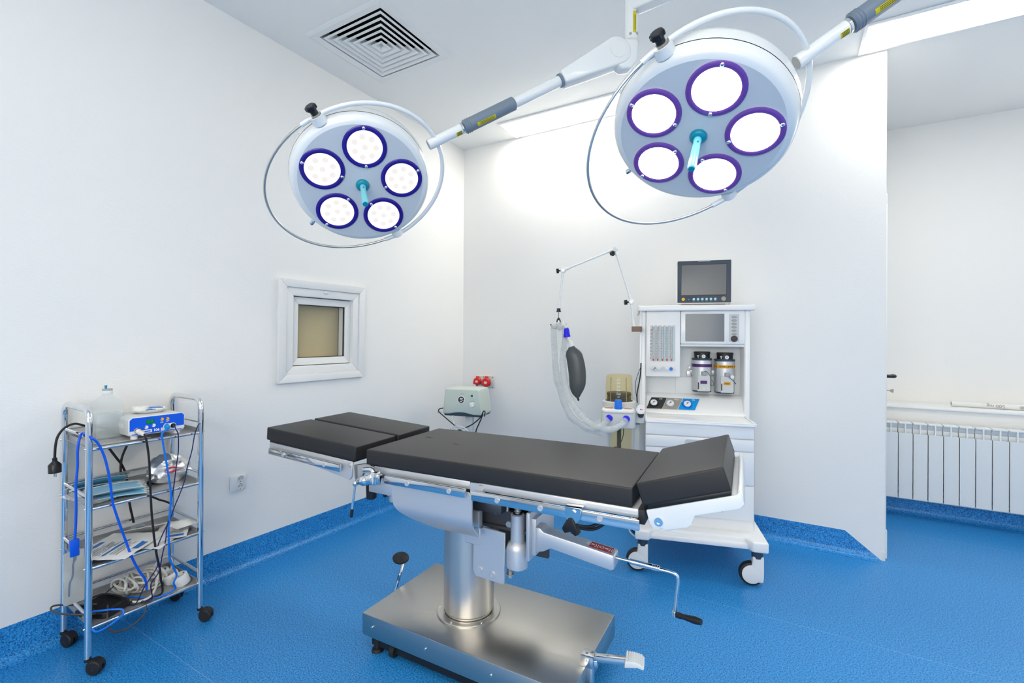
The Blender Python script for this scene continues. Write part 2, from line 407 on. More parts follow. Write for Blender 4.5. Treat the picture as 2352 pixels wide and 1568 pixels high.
# small window in the left wall
w = thing('window_1', 'small square white framed window with tan blind in the left wall', 'window', (0, -1.425, 1.0)); w['kind'] = 'structure'
def ringframe(y0, z0, y1, z1, wd, x0, x1, bev=.003):
    m = MB(); A, B = [(y0, z0), (y1, z0), (y1, z1), (y0, z1)], [(y0 + wd, z0 + wd), (y1 - wd, z0 + wd), (y1 - wd, z1 - wd), (y0 + wd, z1 - wd)]
    for i in range(4):
        j = (i + 1) % 4; m.prism([A[i], A[j], B[j], B[i]], x0, x1, frame((0, 0, 0), (0, 1, 0), (0, 0, 1)), min(bev, .003), 2)
    return m
def leanmb(m): m.v = [lean(p) for p in m.v]; return m
obj('casing', leanmb(ringframe(-1.733, .977, -1.1165, 1.579, .046, -.002, .022, .006)), M_PVC, w, True)
obj('window_frame', leanmb(ringframe(-1.687, 1.023, -1.1625, 1.533, .048, -.07, .012, .006)), M_PVC, w, True)
sa = obj('sash', leanmb(ringframe(-1.635, 1.075, -1.2105, 1.481, .043, -.075, -.012, .005)), M_PVC, w, True)
obj('gasket', leanmb(ringframe(-1.5925, 1.1175, -1.253, 1.4385, .0045, -.030, -.020, 0)), M_RUB, sa, True)
mb = MB(); mb.bx((-.027, -1.592, 1.118), (-.023, -1.2535, 1.438)); obj('pane', leanmb(mb), M_GLASS, w, True)
mb = MB(); mb.bx((-.100, -1.66, 1.05), (-.096, -1.19, 1.51)); obj('blind', leanmb(mb), M_TAN, w, True)
mb = MB(); mb.bx((-.098, -1.240, 1.05), (-.094, -1.228, 1.51)); mb.bx((-.15, -1.66, 1.03), (-.102, -1.19, 1.53)); obj('blind_guide', leanmb(mb), M_BLACK, w, True)
mb = MB(); mb.box((.013, -1.42, 1.519), (.012, .034, .014), .004); obj('vent_cap', leanmb(mb), M_PVC, w, True)

# glowing windows added outside the view as fill light: one behind the camera, one in the alcove, past the right edge
def fillwin(name, lab, M, w, h):
    t = thing(name, lab, 'window', M=M); t['kind'] = 'structure'
    m = MB(); A, B = [(0, 0), (w, 0), (w, h), (0, h)], [(.07, .07), (w - .07, .07), (w - .07, h - .07), (.07, h - .07)]
    for i in range(4):
        j = (i + 1) % 4; m.prism([A[i], A[j], B[j], B[i]], 0, .03)
    m.bx((w / 2 - .03, .07, 0), (w / 2 + .03, h - .07, .03)); obj('window_frame', m, M_PVC, t)
    m = MB(); m.bx((.07, .07, .004), (w - .07, h - .07, .008)); obj('pane', m, M_FILL, t, smooth=0)
fillwin('fill_window_back', 'wide window added as fill light in the wall behind the viewer', frame((4.4, YF + .001, .9), (-1, 0, 0), (0, 0, 1)), 3.2, 1.5)
fillwin('fill_window_alcove', 'window added to the alcove as fill light, beyond the right edge', frame((4.40, YA - .001, .9), (1, 0, 0), (0, 0, 1)), .8, 1.5)

# double socket on the left wall
def plug_socket(mbp, mbr, mbh, c, M):
    """one round earthed socket well: raised ring, recessed dish, two pin holes; local z is outward"""
    T = M @ Matrix.Translation(V(c))
    mbp.lathe([(.0215, .010), (.0245, .010), (.0255, .006), (.0255, .0)], T, 28)
    mbr.lathe([(0, .0015), (.0185, .0015), (.0215, .010)], T, 28)
    for x in (-.0095, .0095): mbh.cyl((x, 0, .0012), (x, 0, .0022), .0028, n=12, M=T)
    for y in (-.0195, .0195): mbh.box((0, y, .005), (.006, .003, .005), M=T)
so = thing('wall_socket', 'white double mains socket low on the left wall', 'socket', (-.03, -1.9385, .43))
Ms = frame(lean((0.001, -1.9385, .47)), (.016, 1, 0), (.020, 0, 1)); mb = MB(); mb.box((0, 0, .006), (.083, .083, .012), .004, M=Ms); obj('cover_plate', mb, M_WHITEM, so, True)
a, b, c = MB(), MB(), MB()
for k in (1, -1): plug_socket(a, b, c, (0, 0, 0), Ms @ Matrix.Translation((.008, .0195 * k, .011)) @ Matrix.Scale(.76, 4))
obj('socket_ring', a, M_WHITEM, so, True); obj('socket_well', b, M_SOCK, so, True); obj('pin_hole', c, M_BLACK, so, True)

# red three-phase sockets on the back wall
def ceesocket(name, label, x, z, s):
    t = thing(name, label, 'socket', (x, 0, z - .05), group='red sockets on the back wall')
    m = MB(); m.box((x + .012, -.006, z), (.085 * s, .012, .105 * s), .004); obj('back_plate', m, M_LGREY, t, True)
    m = MB()
    for dx in (-.034, .034):
        for dz in (-.042, .042): m.cyl((x + .012 + dx * s, -.013, z + dz * s), (x + .012 + dx * s, -.011, z + dz * s), .004, n=10)
    obj('screw', m, M_BLACK, t, True)
    A = frame((x - .008, -.012, z - .004), (1, .25, 0), (0, 0.12, 1)); m = MB()
    m.lathe([(0, .052), (.030 * s, .052), (.037 * s, .046), (.038 * s, .03), (.034 * s, 0), (0, 0)], A, 28)
    m.box((0, .040 * s, .030), (.026 * s, .022 * s, .030), .004, M=A); m.box((0, -.042 * s, .036), (.014, .012, .016), .003, M=A)
    m.box((-.036 * s, -.018 * s, .03), (.012, .016, .018), .003, M=A); lid = obj('hinged_lid', m, M_RED, t, True)
    m = MB(); m.box((0, -.003, .0525), (.024 * s, .018 * s, .001), M=A); obj('rating_label', m, M_LGREY, lid, True)
ceesocket('industrial_socket', 'smaller red three-phase socket on back wall, beside the room corner', .185, .872, .86)
ceesocket('industrial_socket', 'larger red three-phase socket on back wall, right of its twin', .275, .868, 1.0)

# ceiling light panels
def panel(x0, y0, x1, y1, label, em=None):
    t = thing('ceiling_light_panel', label, 'light', ((x0 + x1) / 2, (y0 + y1) / 2, H), group='flush ceiling light panels')
    f, z0, z1 = .018, H - .012, H - .0005; m = MB()
    m.bx((x0, y0, z0), (x0 + f, y1, z1), .002); m.bx((x1 - f, y0, z0), (x1, y1, z1), .002); m.bx((x0 + f, y0, z0), (x1 - f, y0 + f, z1), .002); m.bx((x0 + f, y1 - f, z0), (x1 - f, y1, z1), .002)
    obj('panel_frame', m, M_WHITE, t, True)
    m = MB(); m.bx((x0 + f, y0 + f, H - .008), (x1 - f, y1 - f, H - .004)); obj('diffuser', m, em or M_PANEL, t, True, smooth=0)
panel(.535, -.303, 1.733, -.018, 'long ceiling light panel above back wall, behind left lamp arm')
panel(2.81, -.318, 4.01, -.018, 'long ceiling light panel at the top right, past the partition end')
panel(.9, -3.25, 2.1, -2.95, 'ceiling light panel over the near part of the room, left one', M_PANEL3)
panel(3.0, -3.25, 4.2, -2.95, 'ceiling light panel over the near part of the room, right one', M_PANEL2)
panel(.9, -4.75, 2.1, -4.45, 'ceiling light panel at the far rear behind the viewer, left one', M_PANEL3)
panel(3.0, -4.75, 4.2, -4.45, 'ceiling light panel at the far rear behind the viewer, right one', M_PANEL2)

# square air diffuser
vt = thing('ceiling_air_vent', 'square white air vent with nested louvres in ceiling', 'vent', (.485, -1.446, H))
cx, cy = .485, -1.446
mb = MB()
def sqring(m, a0, z0, a1, z1, th=.0022):
    q0 = [(-a0, -a0), (a0, -a0), (a0, a0), (-a0, a0)]; q1 = [(-a1, -a1), (a1, -a1), (a1, a1), (-a1, a1)]
    vs = [(cx + x, cy + y, z0) for x, y in q0] + [(cx + x, cy + y, z1) for x, y in q1] + [(cx + x, cy + y, z0 + th) for x, y in q0] + [(cx + x, cy + y, z1 + th) for x, y in q1]
    fs = []
    for i in range(4):
        j = (i + 1) % 4
        fs += [(i, j, 4 + j, 4 + i), (8 + i, 12 + i, 12 + j, 8 + j), (i, 8 + i, 8 + j, j), (4 + i, 4 + j, 12 + j, 12 + i)]
    bm = bmesh.new(); b = [bm.verts.new(v) for v in vs]
    for f in fs: bm.faces.new([b[i] for i in f])
    bmesh.ops.recalc_face_normals(bm, faces=bm.faces[:]); m.addbm(bm)
sqring(mb, .289, H - .002, .27, H - .010, .003); sqring(mb, .27, H - .010, .232, H - .004, .003); sqring(mb, .232, H - .004, .229, H + .05, .003)
obj('vent_frame', mb, M_PVC, vt, True, smooth=0)
for i in range(6):
    a = .218 - .0355 * i; m = MB(); b = max(.004, a - .013)
    sqring(m, a, H - .007, b, H - .008); sqring(m, b, H - .008, max(.001, b - .034), H + .024); obj('louvre', m, M_PVC, vt, True, smooth=0)
mb = MB(); sqring(mb, .229, H + .05, .229, H + .16); mb.bx((cx - .23, cy - .23, H + .16), (cx + .23, cy + .23, H + .162)); obj('duct', mb, M_DUCT, vt, True, smooth=0)
mb = MB()
for s in (-1, 1):
    mb.bx((cx - .2, cy - .004 + s * .0, H + .026), (cx + .2, cy + .004, H + .034)); mb.bx((cx - .004, cy - .2, H + .026), (cx + .004, cy + .2, H + .034))
obj('support_bar', mb, M_GREY, vt, True)

# radiator under the sill, made of cast sections
rd = thing('radiator', 'white sectional radiator under the window sill', 'radiator', (3.9, .93, .15))
for i in range(24):
    x0 = 2.98 + .08 * i; x1 = x0 + .0775
    if x0 > 4.9: break
    m = MB()
    m.prism([(x0 + .001, .145), (x0 + .004, .14), (x1 - .004, .14), (x1 - .001, .145), (x1 - .001, .595), (x0 + .001, .595)], -.878, -.872, Matrix.Rotation(PI / 2, 4, 'X'), .001, 1)
    m.bx((x0, .885, .155), (x0 + .0775, .97, .165), .004); m.bx((x0 + .034, .878, .16), (x0 + .042, .965, .66), .001)
    m.bx((x0 + .001, .88, .655), (x1 - .001, .965, .668), .004); m.bx((x0 + .001, .897, .59), (x1 - .001, .902, .625), .001)
    m.grid(1, 4, lambda u, v, x0=x0: (x0 + .001 + u * .0755, .905 - .012 * v, .625 + .03 * v))
    m.cyl((x0, .93, .60), (x0 + .0775, .93, .60), .02, n=12); m.cyl((x0, .93, .19), (x0 + .0775, .93, .19), .02, n=12)
    obj('radiator_section', m, M_WHITEM, rd, True)
m = MB(); m.tube([(2.96, .93, .15), (2.96, .93, .10), (2.96, .99, .10)], .01); m.bx((3.0, .97, .30), (3.03, 1.0, .62)); m.bx((4.6, .97, .30), (4.63, 1.0, .62)); m.bx((2.98, .90, .128), (4.9, .955, .142), .004); obj('pipe_and_bracket', m, M_WHITEM, rd, True)
# printed paper roll lying on the sill
ro = thing('paper_roll', 'white paper roll with grey print lying on the sill', 'roll', (3.75, 1.13, .775))
x0 = 3.47; m = MB(); m.lathe([(.008, 0), (.018, 0), (.0195, .002), (.0195, .70), (.018, .70)], frame((x0, 1.12, .7945), (0, 1, 0), (0, 0, 1)), 24); obj('roll', m, M_PAPER, ro, True)
m = MB()
Mr = frame((x0 + .225, 1.12 - .0200, .797), (-1, 0, 0), (0, -.05, -1)); text(m, '500 mg', .031, Mr, depth=.0006)
obj('lettering', m, M_INKG, ro, True); m = MB()
Mr = frame((x0 + .385, 1.12 - .0200, .797), (-1, 0, 0), (0, -.05, -1)); text(m, 'ATIC®', .030, Mr, depth=.0006)
obj('lettering', m, M_INKG, ro, True)
# ================================================================== operating table
TA = math.radians(4.3)
T0 = thing('operating_table', 'operating table with black padded sections on a stainless steel pedestal base', 'operating table', (1.03, -2.039, 0), TA)
def P(name, mb, mat, parent=T0, **k): return obj(name, mb, mat, parent, **k)
def bolt(mb, c, n, r=.009, h=.004):
    A, _ = axis(c, V(c) + V(n)); mb.lathe([(0, h * .35), (r * .42, h * .35), (r * .42, h), (r * .9, h), (r, h * .6), (r, 0)], A, 16)
# --- pedestal base
B0 = Matrix.Translation((-.0135, -.003, 0)) @ Matrix.Rotation(math.radians(-2.5), 4, 'Z')      # base is turned a little under the top
mb = MB(); mb.bx((0, 0, .064), (.886, .478, .150), .004, 2, B0); base = P('base_cover', mb, M_STEEL)
mb = MB(); mb.bx((.03, .025, .02), (.86, .45, .066), M=B0); P('base_skirt', mb, M_BLACK)
for x, y in ((.055, .03), (.055, .44), (.83, .03), (.83, .44)):
    m = MB(); m.cyl((x, y, 0), (x, y, .012), .024, .020, M=B0); m.cyl((x, y, .010), (x, y, .066), .013, M=B0); P('levelling_foot', m, M_RUB)
for x, y in ((.14, .035), (.74, .035), (.14, .44), (.74, .44)):
    m = MB(); m.cyl((x - .011, y, .026), (x + .011, y, .026), .026, n=24, bev=.003, M=B0); m.box((x, y + .012, .05), (.034, .04, .026), .004, M=B0); c = P('caster', m, M_RUB)
    m = MB(); m.cyl((x - .015, y, .026), (x + .015, y, .026), .007, M=B0); P('axle_bolt', m, M_CHROME, c)
mb = MB()
for x in (.055, .32, .60): mb.cyl((x, 0, .108), (x, -.004, .108), .004, n=12, M=B0)
P('base_screw', mb, M_CHROME)
# --- lifting column
CX, CY = .356, .205
mb = MB(); mb.lathe([(.096, .150), (.096, .166), (.101, .172), (.101, .62), (0, .62)], Matrix.Translation((CX, CY, 0)), 48); P('column', mb, M_STEELC)
mb = MB(); mb.lathe([(.100, .158), (.126, .158), (.128, .156), (.128, .150)], Matrix.Translation((CX, CY, 0)), 48); P('column_flange', mb, M_STEEL)
mb = MB()
for k in range(6):
    a = PI / 3 * k + .45; bolt(mb, (CX + .116 * math.cos(a), CY + .116 * math.sin(a), .158), (0, 0, 1), .004, .003)
P('flange_screw', mb, M_CHROME)
# --- carriage under the seat
mb = MB(); mb.bx((.22, .10, .60), (.555, .40, .64), .004); mb.bx((.555, .18, .60), (.66, .40, .66), .004); mb.bx((.46, .16, .62), (.57, .38, .70), .004); mb.bx((.22, .05, .64), (.46, .45, .70), .004); P('carriage', mb, M_DARKM)
mb = MB()
for x, y in ((.53, .11), (.555, .15)): mb.cyl((x, y, .60), (x, y, .655), .008, n=14)
mb.cyl((.568, .135, .555), (.568, .155, .555), .013, n=6); P('carriage_bolt', mb, M_STEELC)
# curved cover on the near side of the seat frame
def shroud(u, v):
    z = .70 - .172 * v
    k = max(0, (.605 - z) / .078)
    lo = .127 + (.02 * v if v < .45 else .009 + .185 * ((v - .45) / .55) ** 2.2)
    hi = .492 - (.012 if v > .93 else 0) - max(0, .09 - v) * .18
    return (lo + (hi - lo) * u, .004 + .055 * k * k, z)
mb = MB(); mb.grid(14, 26, shroud, .006); P('curved_cover', mb, M_SATIN)
# lift bracket: front plate, side web, right plate
FT = frame((0, .098, 0), (1, 0, 0), (0, 0, 1))
def XZ(t): return frame((0, t, 0), (1, 0, 0), (0, 0, 1))      # local xy -> s,z ; local z -> -t
mb = MB(); mb.prism([(.433, .372), (.445, .352), (.562, .345), (.565, .352), (.567, .533), (.480, .540), (.462, .530), (.436, .528)], 0, .010, XZ(.115), .0015, 1)
mb.bx((.433, .115, .36), (.443, .30, .53), .002); P('lift_bracket', mb, M_SATIN)
mb = MB(); mb.bx((.40, .095, .535), (.465, .125, .60), .006); mb.prism([(.40, .53), (.466, .535), (.466, .47), (.40, .47)], 0, .03, XZ(.13), .003, 1); P('bracket_arm', mb, M_SATIN)
mb = MB()
for s, z in ((.463, .378), (.517, .372)): bolt(mb, (s, .105, z), (0, -1, 0), .0125, .004)
P('bracket_bolt', mb, M_SATIN)
mb = MB(); mb.bx((.655, .10, .455), (.668, .34, .625), .002); mb.bx((.668, .12, .47), (.684, .30, .60), .002); P('gearbox_plate', mb, M_SATIN)
mb = MB(); mb.bx((.45, .145, .54), (.66, .16, .60)); mb.bx((.44, .30, .38), (.66, .315, .62)); mb.bx((.445, .13, .535), (.66, .30, .545)); P('inner_web', mb, M_DARKM)
# vertical screw actuator
AX, AY = .605, .135; A = Matrix.Translation((AX, AY, 0))
mb = MB(); mb.lathe([(0, .405), (.030, .405), (.040, .412), (.041, .478), (.036, .495), (.026, .505), (.0255, .60), (.021, .603), (0, .603)], A, 32); P('actuator_housing', mb, M_SATIN)
mb = MB(); mb.cyl((AX, AY, .60), (AX, AY, .70), .010); mb.cyl((AX - .03, AY, .375), (AX - .03, AY, .41), .007)
for k in range(8): mb.lathe([(.009, -.004), (.0135, 0), (.009, .004)], Matrix.Translation((AX, AY, .612 + .009 * k)), 20)
for k in range(3): mb.lathe([(.006, -.004), (.0115, 0), (.006, .004)], Matrix.Translation((AX - .03, AY, .380 + .009 * k)), 20)
mb.lathe([(0, .372), (.014, .372), (.014, .376), (0, .376)], Matrix.Translation((AX - .03, AY, 0)), 20); mb.cyl((AX - .03, AY, .362), (AX - .03, AY, .373), .008, n=12); P('lead_screw', mb, M_STEELC)
mb = MB(); mb.cyl((AX, AY, .600), (AX, AY, .604), .018); P('seal_ring', mb, M_RUB)
# gearbox arm with crank
mb = MB(); mb.prism([(.684, .572), (.70, .572), (.714, .560), (.960, .530), (.966, .524), (.966, .484), (.955, .478), (.740, .508), (.714, .492), (.684, .484)], -.060, 0, XZ(.118), .004, 2); P('gearbox_arm', mb, M_SATIN)
GT = frame((.915, .148, .5362), (1, 0, -.121), (0, 1, 0)); mb = MB(); mb.box((0, 0, 0), (.078, .040, .0012), M=GT); lb = P('instruction_label', mb, M_REDL)
mb = MB(); text(mb, 'C=)|O=)| -', .024, GT @ Matrix.Translation((0, 0, .0008)), depth=.0003); P('lettering', mb, M_WINK, lb)
RY = .142
mb = MB(); mb.cyl((.966, RY, .5145), (1.02, RY, .5125), .0055); mb.tube(crom([(1.10, RY, .507), (1.14, RY, .5055), (1.158, RY, .500), (1.164, RY, .484), (1.160, RY, .44), (1.1545, RY, .374)], 6), .0056, 12); mb.cyl((1.1545, RY, .370), (1.1545, RY, .383), .008); crank = P('crank', mb, M_CHROME)
mb = MB(); mb.cyl((1.012, RY, .5128), (1.108, RY, .5085), .0088, bev=.001)
for k in range(4):
    for x0 in (1.045, 1.085): mb.lathe([(.0088, -.0016), (.0097, 0), (.0088, .0016)], frame((x0 + .0055 * k, RY, .5113 - .04 * (x0 - 1.045 + .0055 * k)), (0, 1, 0), (0, 0, 1)), 16)
P('sliding_sleeve', mb, M_CHROME, crank)
A, L = axis((1.160, RY - .004, .377), (1.235, RY - .030, .388)); mb = MB(); mb.lathe([(0, 0), (.009, 0), (.0095, .012), (.008, .022), (.0105, .05), (.0115, .062), (.009, L), (0, L)], A, 20); P('crank_handle', mb, M_BLACK, crank)
# --- seat frame and underlay
mb = MB(); mb.bx((.03, .012, .706), (.475, .488, .736), .004); mb.bx((.475, .03, .706), (.51, .47, .738), .004); mb.bx((.51, .006, .709), (1.066, .494, .737), .004); P('seat_frame', mb, M_SATIN)
mb = MB(); mb.bx((.012, .010, .736), (1.045, .490, .747), .002); P('seat_underlay', mb, M_LEATH2)
def cushion(m, s0, t0, s1, t1, z0, z1, M=None, crown=.004):
    bm = bmesh.new(); bmesh.ops.create_cube(bm, size=1)
    for v in bm.verts: v.co = V((s0 + (v.co.x + .5) * (s1 - s0), t0 + (v.co.y + .5) * (t1 - t0), z0 + (v.co.z + .5) * (z1 - z0)))
    bmesh.ops.bevel(bm, geom=bm.edges[:], offset=.006, segments=3, profile=.6, affect='EDGES'); m.addbm(bm, M)
mb = MB(); cushion(mb, 0, 0, 1.05, .5, .742, .80)
seat = P('seat_cushion', mb, M_LEATH)
mb = MB()
for s, t in ((.085, .30), (.265, .245)):
    mb.grid(8, 2, lambda u, v, s=s, t=t: (s + .05 * (u - .5), t + .006 * (v - .5) + .006 * (u - .5) ** 2, .8002 + .0014 * math.sin(PI * v) * math.sin(PI * u)))
P('crease', mb, M_LEATH, seat)
# side rails
def rail(s0, s1, t, z0, z1, bolts, M=None):
    m = MB(); m.bx((s0, t - .006, z0), (s1, t + .006, z1), .0025, 2, M)
    for s in bolts: m.cyl((s, t - .02 if t > .2 else t, (z0 + z1) / 2), (s, t if t > .2 else t + .02, (z0 + z1) / 2), .009, n=14, M=M)
    r = P('side_rail', m, M_RAIL)
    m = MB()
    for s in bolts: bolt(m, (s, t + (.006 if t > .2 else -.006), (z0 + z1) / 2), (0, 1 if t > .2 else -1, 0), .0095, .0035) if M is None else m.cyl(M @ V((s, t - .006, (z0 + z1) / 2)), M @ V((s, t - .0095, (z0 + z1) / 2)), .0085, n=16)
    P('rail_bolt', m, M_SATIN, r)
rail(.108, .472, -.012, .684, .715, (.218, .405)); rail(.497, 1.073, -.012, .680, .713, (.60, .758, .955))
rail(.108, .472, .512, .684, .715, (.218, .405)); rail(.497, 1.073, .512, .680, .713, (.60, .758, .955))
mb = MB(); mb.prism([(.478, .735), (.535, .735), (.535, .700), (.510, .700), (.478, .678)], 0, .012, XZ(.018), .002, 1); mb.cyl((.522, .006, .718), (.522, .002, .718), .012, n=20); P('joint_plate', mb, M_SATIN)
# --- leg section: two pads, tilted up at the free end
KL = Matrix.Translation((-.055, 0, .805)) @ Matrix.Rotation(math.radians(3.3), 4, 'Y')       # local origin at inner upper edge
for t0, t1 in ((0, .243), (.262, .50)):
    m = MB(); cushion(m, -.537, t0, 0, t1, -.057, 0, KL); P('leg_pad', m, M_LEATH)
    m = MB(); m.bx((-.522, t0 + .006, -.068), (-.012, t1 - .006, -.056), .002, 2, KL); P('leg_underlay', m, M_LEATH2)
for t, sgn in ((.004, 1), (.486, 1)):
    m = MB(); m.prism([(-.520, -.066), (-.018, -.066), (-.018, -.125), (-.028, -.142), (-.06, -.138), (-.516, -.098), (-.520, -.094)], 0, .010, KL @ XZ(t + .010), .0015, 1); P('leg_side_plate', m, M_SATIN)
m = MB(); m.bx((-.51, .012, -.085), (-.05, .23, -.068), .003, 2, KL); m.bx((-.51, .272, -.085), (-.05, .49, -.068), .003, 2, KL); P('leg_frame', m, M_SATIN)
for t in (-.012, .512): rail(-.497, -.065, t, -.112, -.083, (-.40, -.15), KL)
m = MB(); m.cyl(KL @ V((-.032, .004, -.083)), KL @ V((-.032, -.003, -.083)), .008, n=16); P('plate_pin', m, M_STEELC)
# hinge between seat and leg section
for t in (.02, .47):
    m = MB(); m.bx((-.075, t, .655), (-.060, t + .012, .722), .002); m.prism([(-.085, .722), (-.03, .735), (.02, .730), (.02, .70), (-.035, .695), (-.052, .66), (-.065, .645), (-.08, .655)], 0, .014, XZ(t + .014), .002, 1); P('leg_hinge', m, M_STEELC)
m = MB(); m.bx((-.005, .02, .625), (.128, .48, .69), .004); P('end_bracket', m, M_SATIN)
m = MB(); m.cyl((-.022, .055, .585), (-.022, .055, .68), .021, .024, bev=.004); P('pivot_boss', m, M_BLACK)
m = MB(); m.cyl((.030, .12, .560), (.030, .12, .64), .012, bev=.002); m.cyl((.00, .12, .583), (.16, .20, .583), .004); P('locking_pin', m, M_STEELC)
m = MB(); m.sph((-.004, .118, .583), .010); P('pin_knob', m, M_BLACK)
# clamp lever at the joint
cl = MB(); cl.box((.062, -.016, .699), (.030, .030, .05), .004); cl.box((.083, -.014, .696), (.012, .018, .04), .002)
A, L = axis((.056, -.022, .696), (-.010, -.034, .680)); cl.lathe([(0, 0), (.021, 0), (.022, .012), (.018, .016), (.018, .026), (.0205, .03), (.0205, .046), (.015, .056), (.012, L), (0, L)], A, 24)
cl.tube(crom([(.056, -.016, .715), (.045, -.016, .728), (.02, -.014, .726), (.0, -.012, .722)], 4), .009, 10)
clamp = P('joint_clamp', cl, M_CHROME)
m = MB(); m.sph((-.020, -.036, .672), .0115); m.cyl((-.012, -.034, .678), (-.024, -.037, .669), .008); m.cyl((-.021, -.037, .668), (-.031, -.043, .565), .0048); lev = P('clamp_lever', m, M_CHROME, clamp)
m = MB(); m.cyl((-.030, -.0425, .572), (-.0335, -.0445, .540), .0065, .006, bev=.001); P('lever_tip', m, M_BLACK, clamp)
# accessory clamp with wing knob on the near rail
m = MB(); m.prism([(.845, .722), (.900, .722), (.898, .690), (.882, .668), (.862, .668), (.848, .690)], 0, .012, XZ(-.018), .002, 1); m.bx((.845, -.03, .716), (.90, .004, .722), .002); m.cyl((.873, -.03, .704), (.873, -.036, .704), .010, n=16); ac = P('accessory_clamp', m, M_RAIL)
m = MB(); m.prism([(-.008, 0), (.008, 0), (.032, -.042), (.020, -.056), (0, -.046), (-.020, -.056), (-.032, -.042)], -.010, .010, frame((.866, -.022, .690), (1, -.25, 0), (0.1, 0, 1)), .005, 2); P('wing_knob', m, M_BLACK, ac)
# --- back section, raised
KR = Matrix.Translation((1.053, 0, .80)) @ Matrix.Rotation(math.radians(-18.6), 4, 'Y')
m = MB(); cushion(m, .010, 0, .262, .5, -.056, .012, KR); P('head_pad', m, M_LEATH)
m = MB(); m.bx((.022, .006, -.070), (.258, .494, -.055), .003, 2, KR); P('head_underlay', m, M_LEATH2)
for t in (.004, .485):
    m = MB(); m.prism([(.014, -.070), (.270, -.070), (.282, -.060), (.282, -.098), (.268, -.108), (.145, -.108), (.128, -.130), (.115, -.137), (.050, -.137), (.042, -.128), (.030, -.132), (.018, -.128), (.012, -.110)], 0, .011, KR @ XZ(t + .011), .003, 2)
    P('head_side_plate', m, M_LAMPW)
m = MB(); m.prism([(.262, -.108), (.281, -.104), (.287, -.068), (.284, -.060), (.276, -.060), (.270, -.078), (.262, -.085)], -.49, -.01, KR @ XZ(0), .003, 2); m.bx((.03, .02, -.095), (.275, .48, -.072), .003, 2, KR); P('head_end_shell', m, M_LAMPW)
m = MB(); bolt(m, KR @ V((.040, .004, -.108)), (0, -1, 0), .0135, .005); m.cyl(KR @ V((.215, .05, -.120)), KR @ V((.215, .05, -.105)), .007, n=12); P('hinge_bolt', m, M_CHROME)
m = MB(); m.bx((1.055, .01, .69), (1.085, .49, .735), .004); P('head_hinge_bar', m, M_RUB)
m = MB(); m.tube(crom([(.875, -.01, .66), (.92, .02, .655), (.965, .07, .68), (.97, .12, .70)], 5), .005); m.tube(crom([(.875, -.005, .652), (.93, .03, .645), (.975, .09, .68), (.98, .13, .70)], 5), .005); P('rail_strap', m, M_BLACK)
# --- foot pedals on the base
m = MB(); m.bx((.886, .140, .060), (.908, .168, .178), .002, 2, B0); m.bx((.868, .135, .150), (.912, .176, .188), .003, 2, B0); pb = P('brake_bracket', m, M_RAIL)
m = MB(); m.cyl((.892, .135, .170), (.892, .128, .170), .006, n=14, M=B0); P('bracket_screw', m, M_CHROME, pb)
PM = B0 @ frame((.900, .160, .176), (1, .20, .10), (-.20, 1, 0))
m = MB(); m.bx((0, -.011, -.012), (.118, .011, .009), .003, 2, PM); m.bx((-.002, -.013, -.03), (.018, .013, -.008), .002, 2, PM); ped = P('brake_lever', m, M_RAIL)
m = MB(); m.prism([(.108, -.008), (.112, .012), (.136, .014), (.156, .010), (.172, .000), (.168, -.010), (.15, -.004)], -.028, .028, PM @ frame((0, 0, 0), (1, 0, 0), (0, 0, 1)), .003, 2)
for k in range(7): m.cyl((.117 + .0075 * k, -.026, .0135 - .0002 * k * k), (.117 + .0075 * k, .026, .0135 - .0002 * k * k), .0030, n=8, M=PM)
P('ribbed_pedal', m, M_WHITEM, ped)
m = MB(); m.tube(crom([(-.005, .27, .055), (-.055, .27, .058), (-.074, .27, .085), (-.060, .28, .15), (-.054, .30, .212)], 5), .007, 8, B0); m.bx((-.06, .255, .045), (0, .285, .07), .003, 2, B0); lp = P('pump_pedal_lever', m, M_CHROME)
m = MB(); m.lathe([(0, -.008), (.026, -.008), (.030, -.004), (.030, .004), (.026, .008), (0, .008)], B0 @ frame((-.082, .315, .220), (1, -.2, -.1), (.2, 1, .28)) @ Matrix.Diagonal((1.42, 1.15, 1, 1)), 28); pp = P('pump_pedal', m, M_RUB, lp)

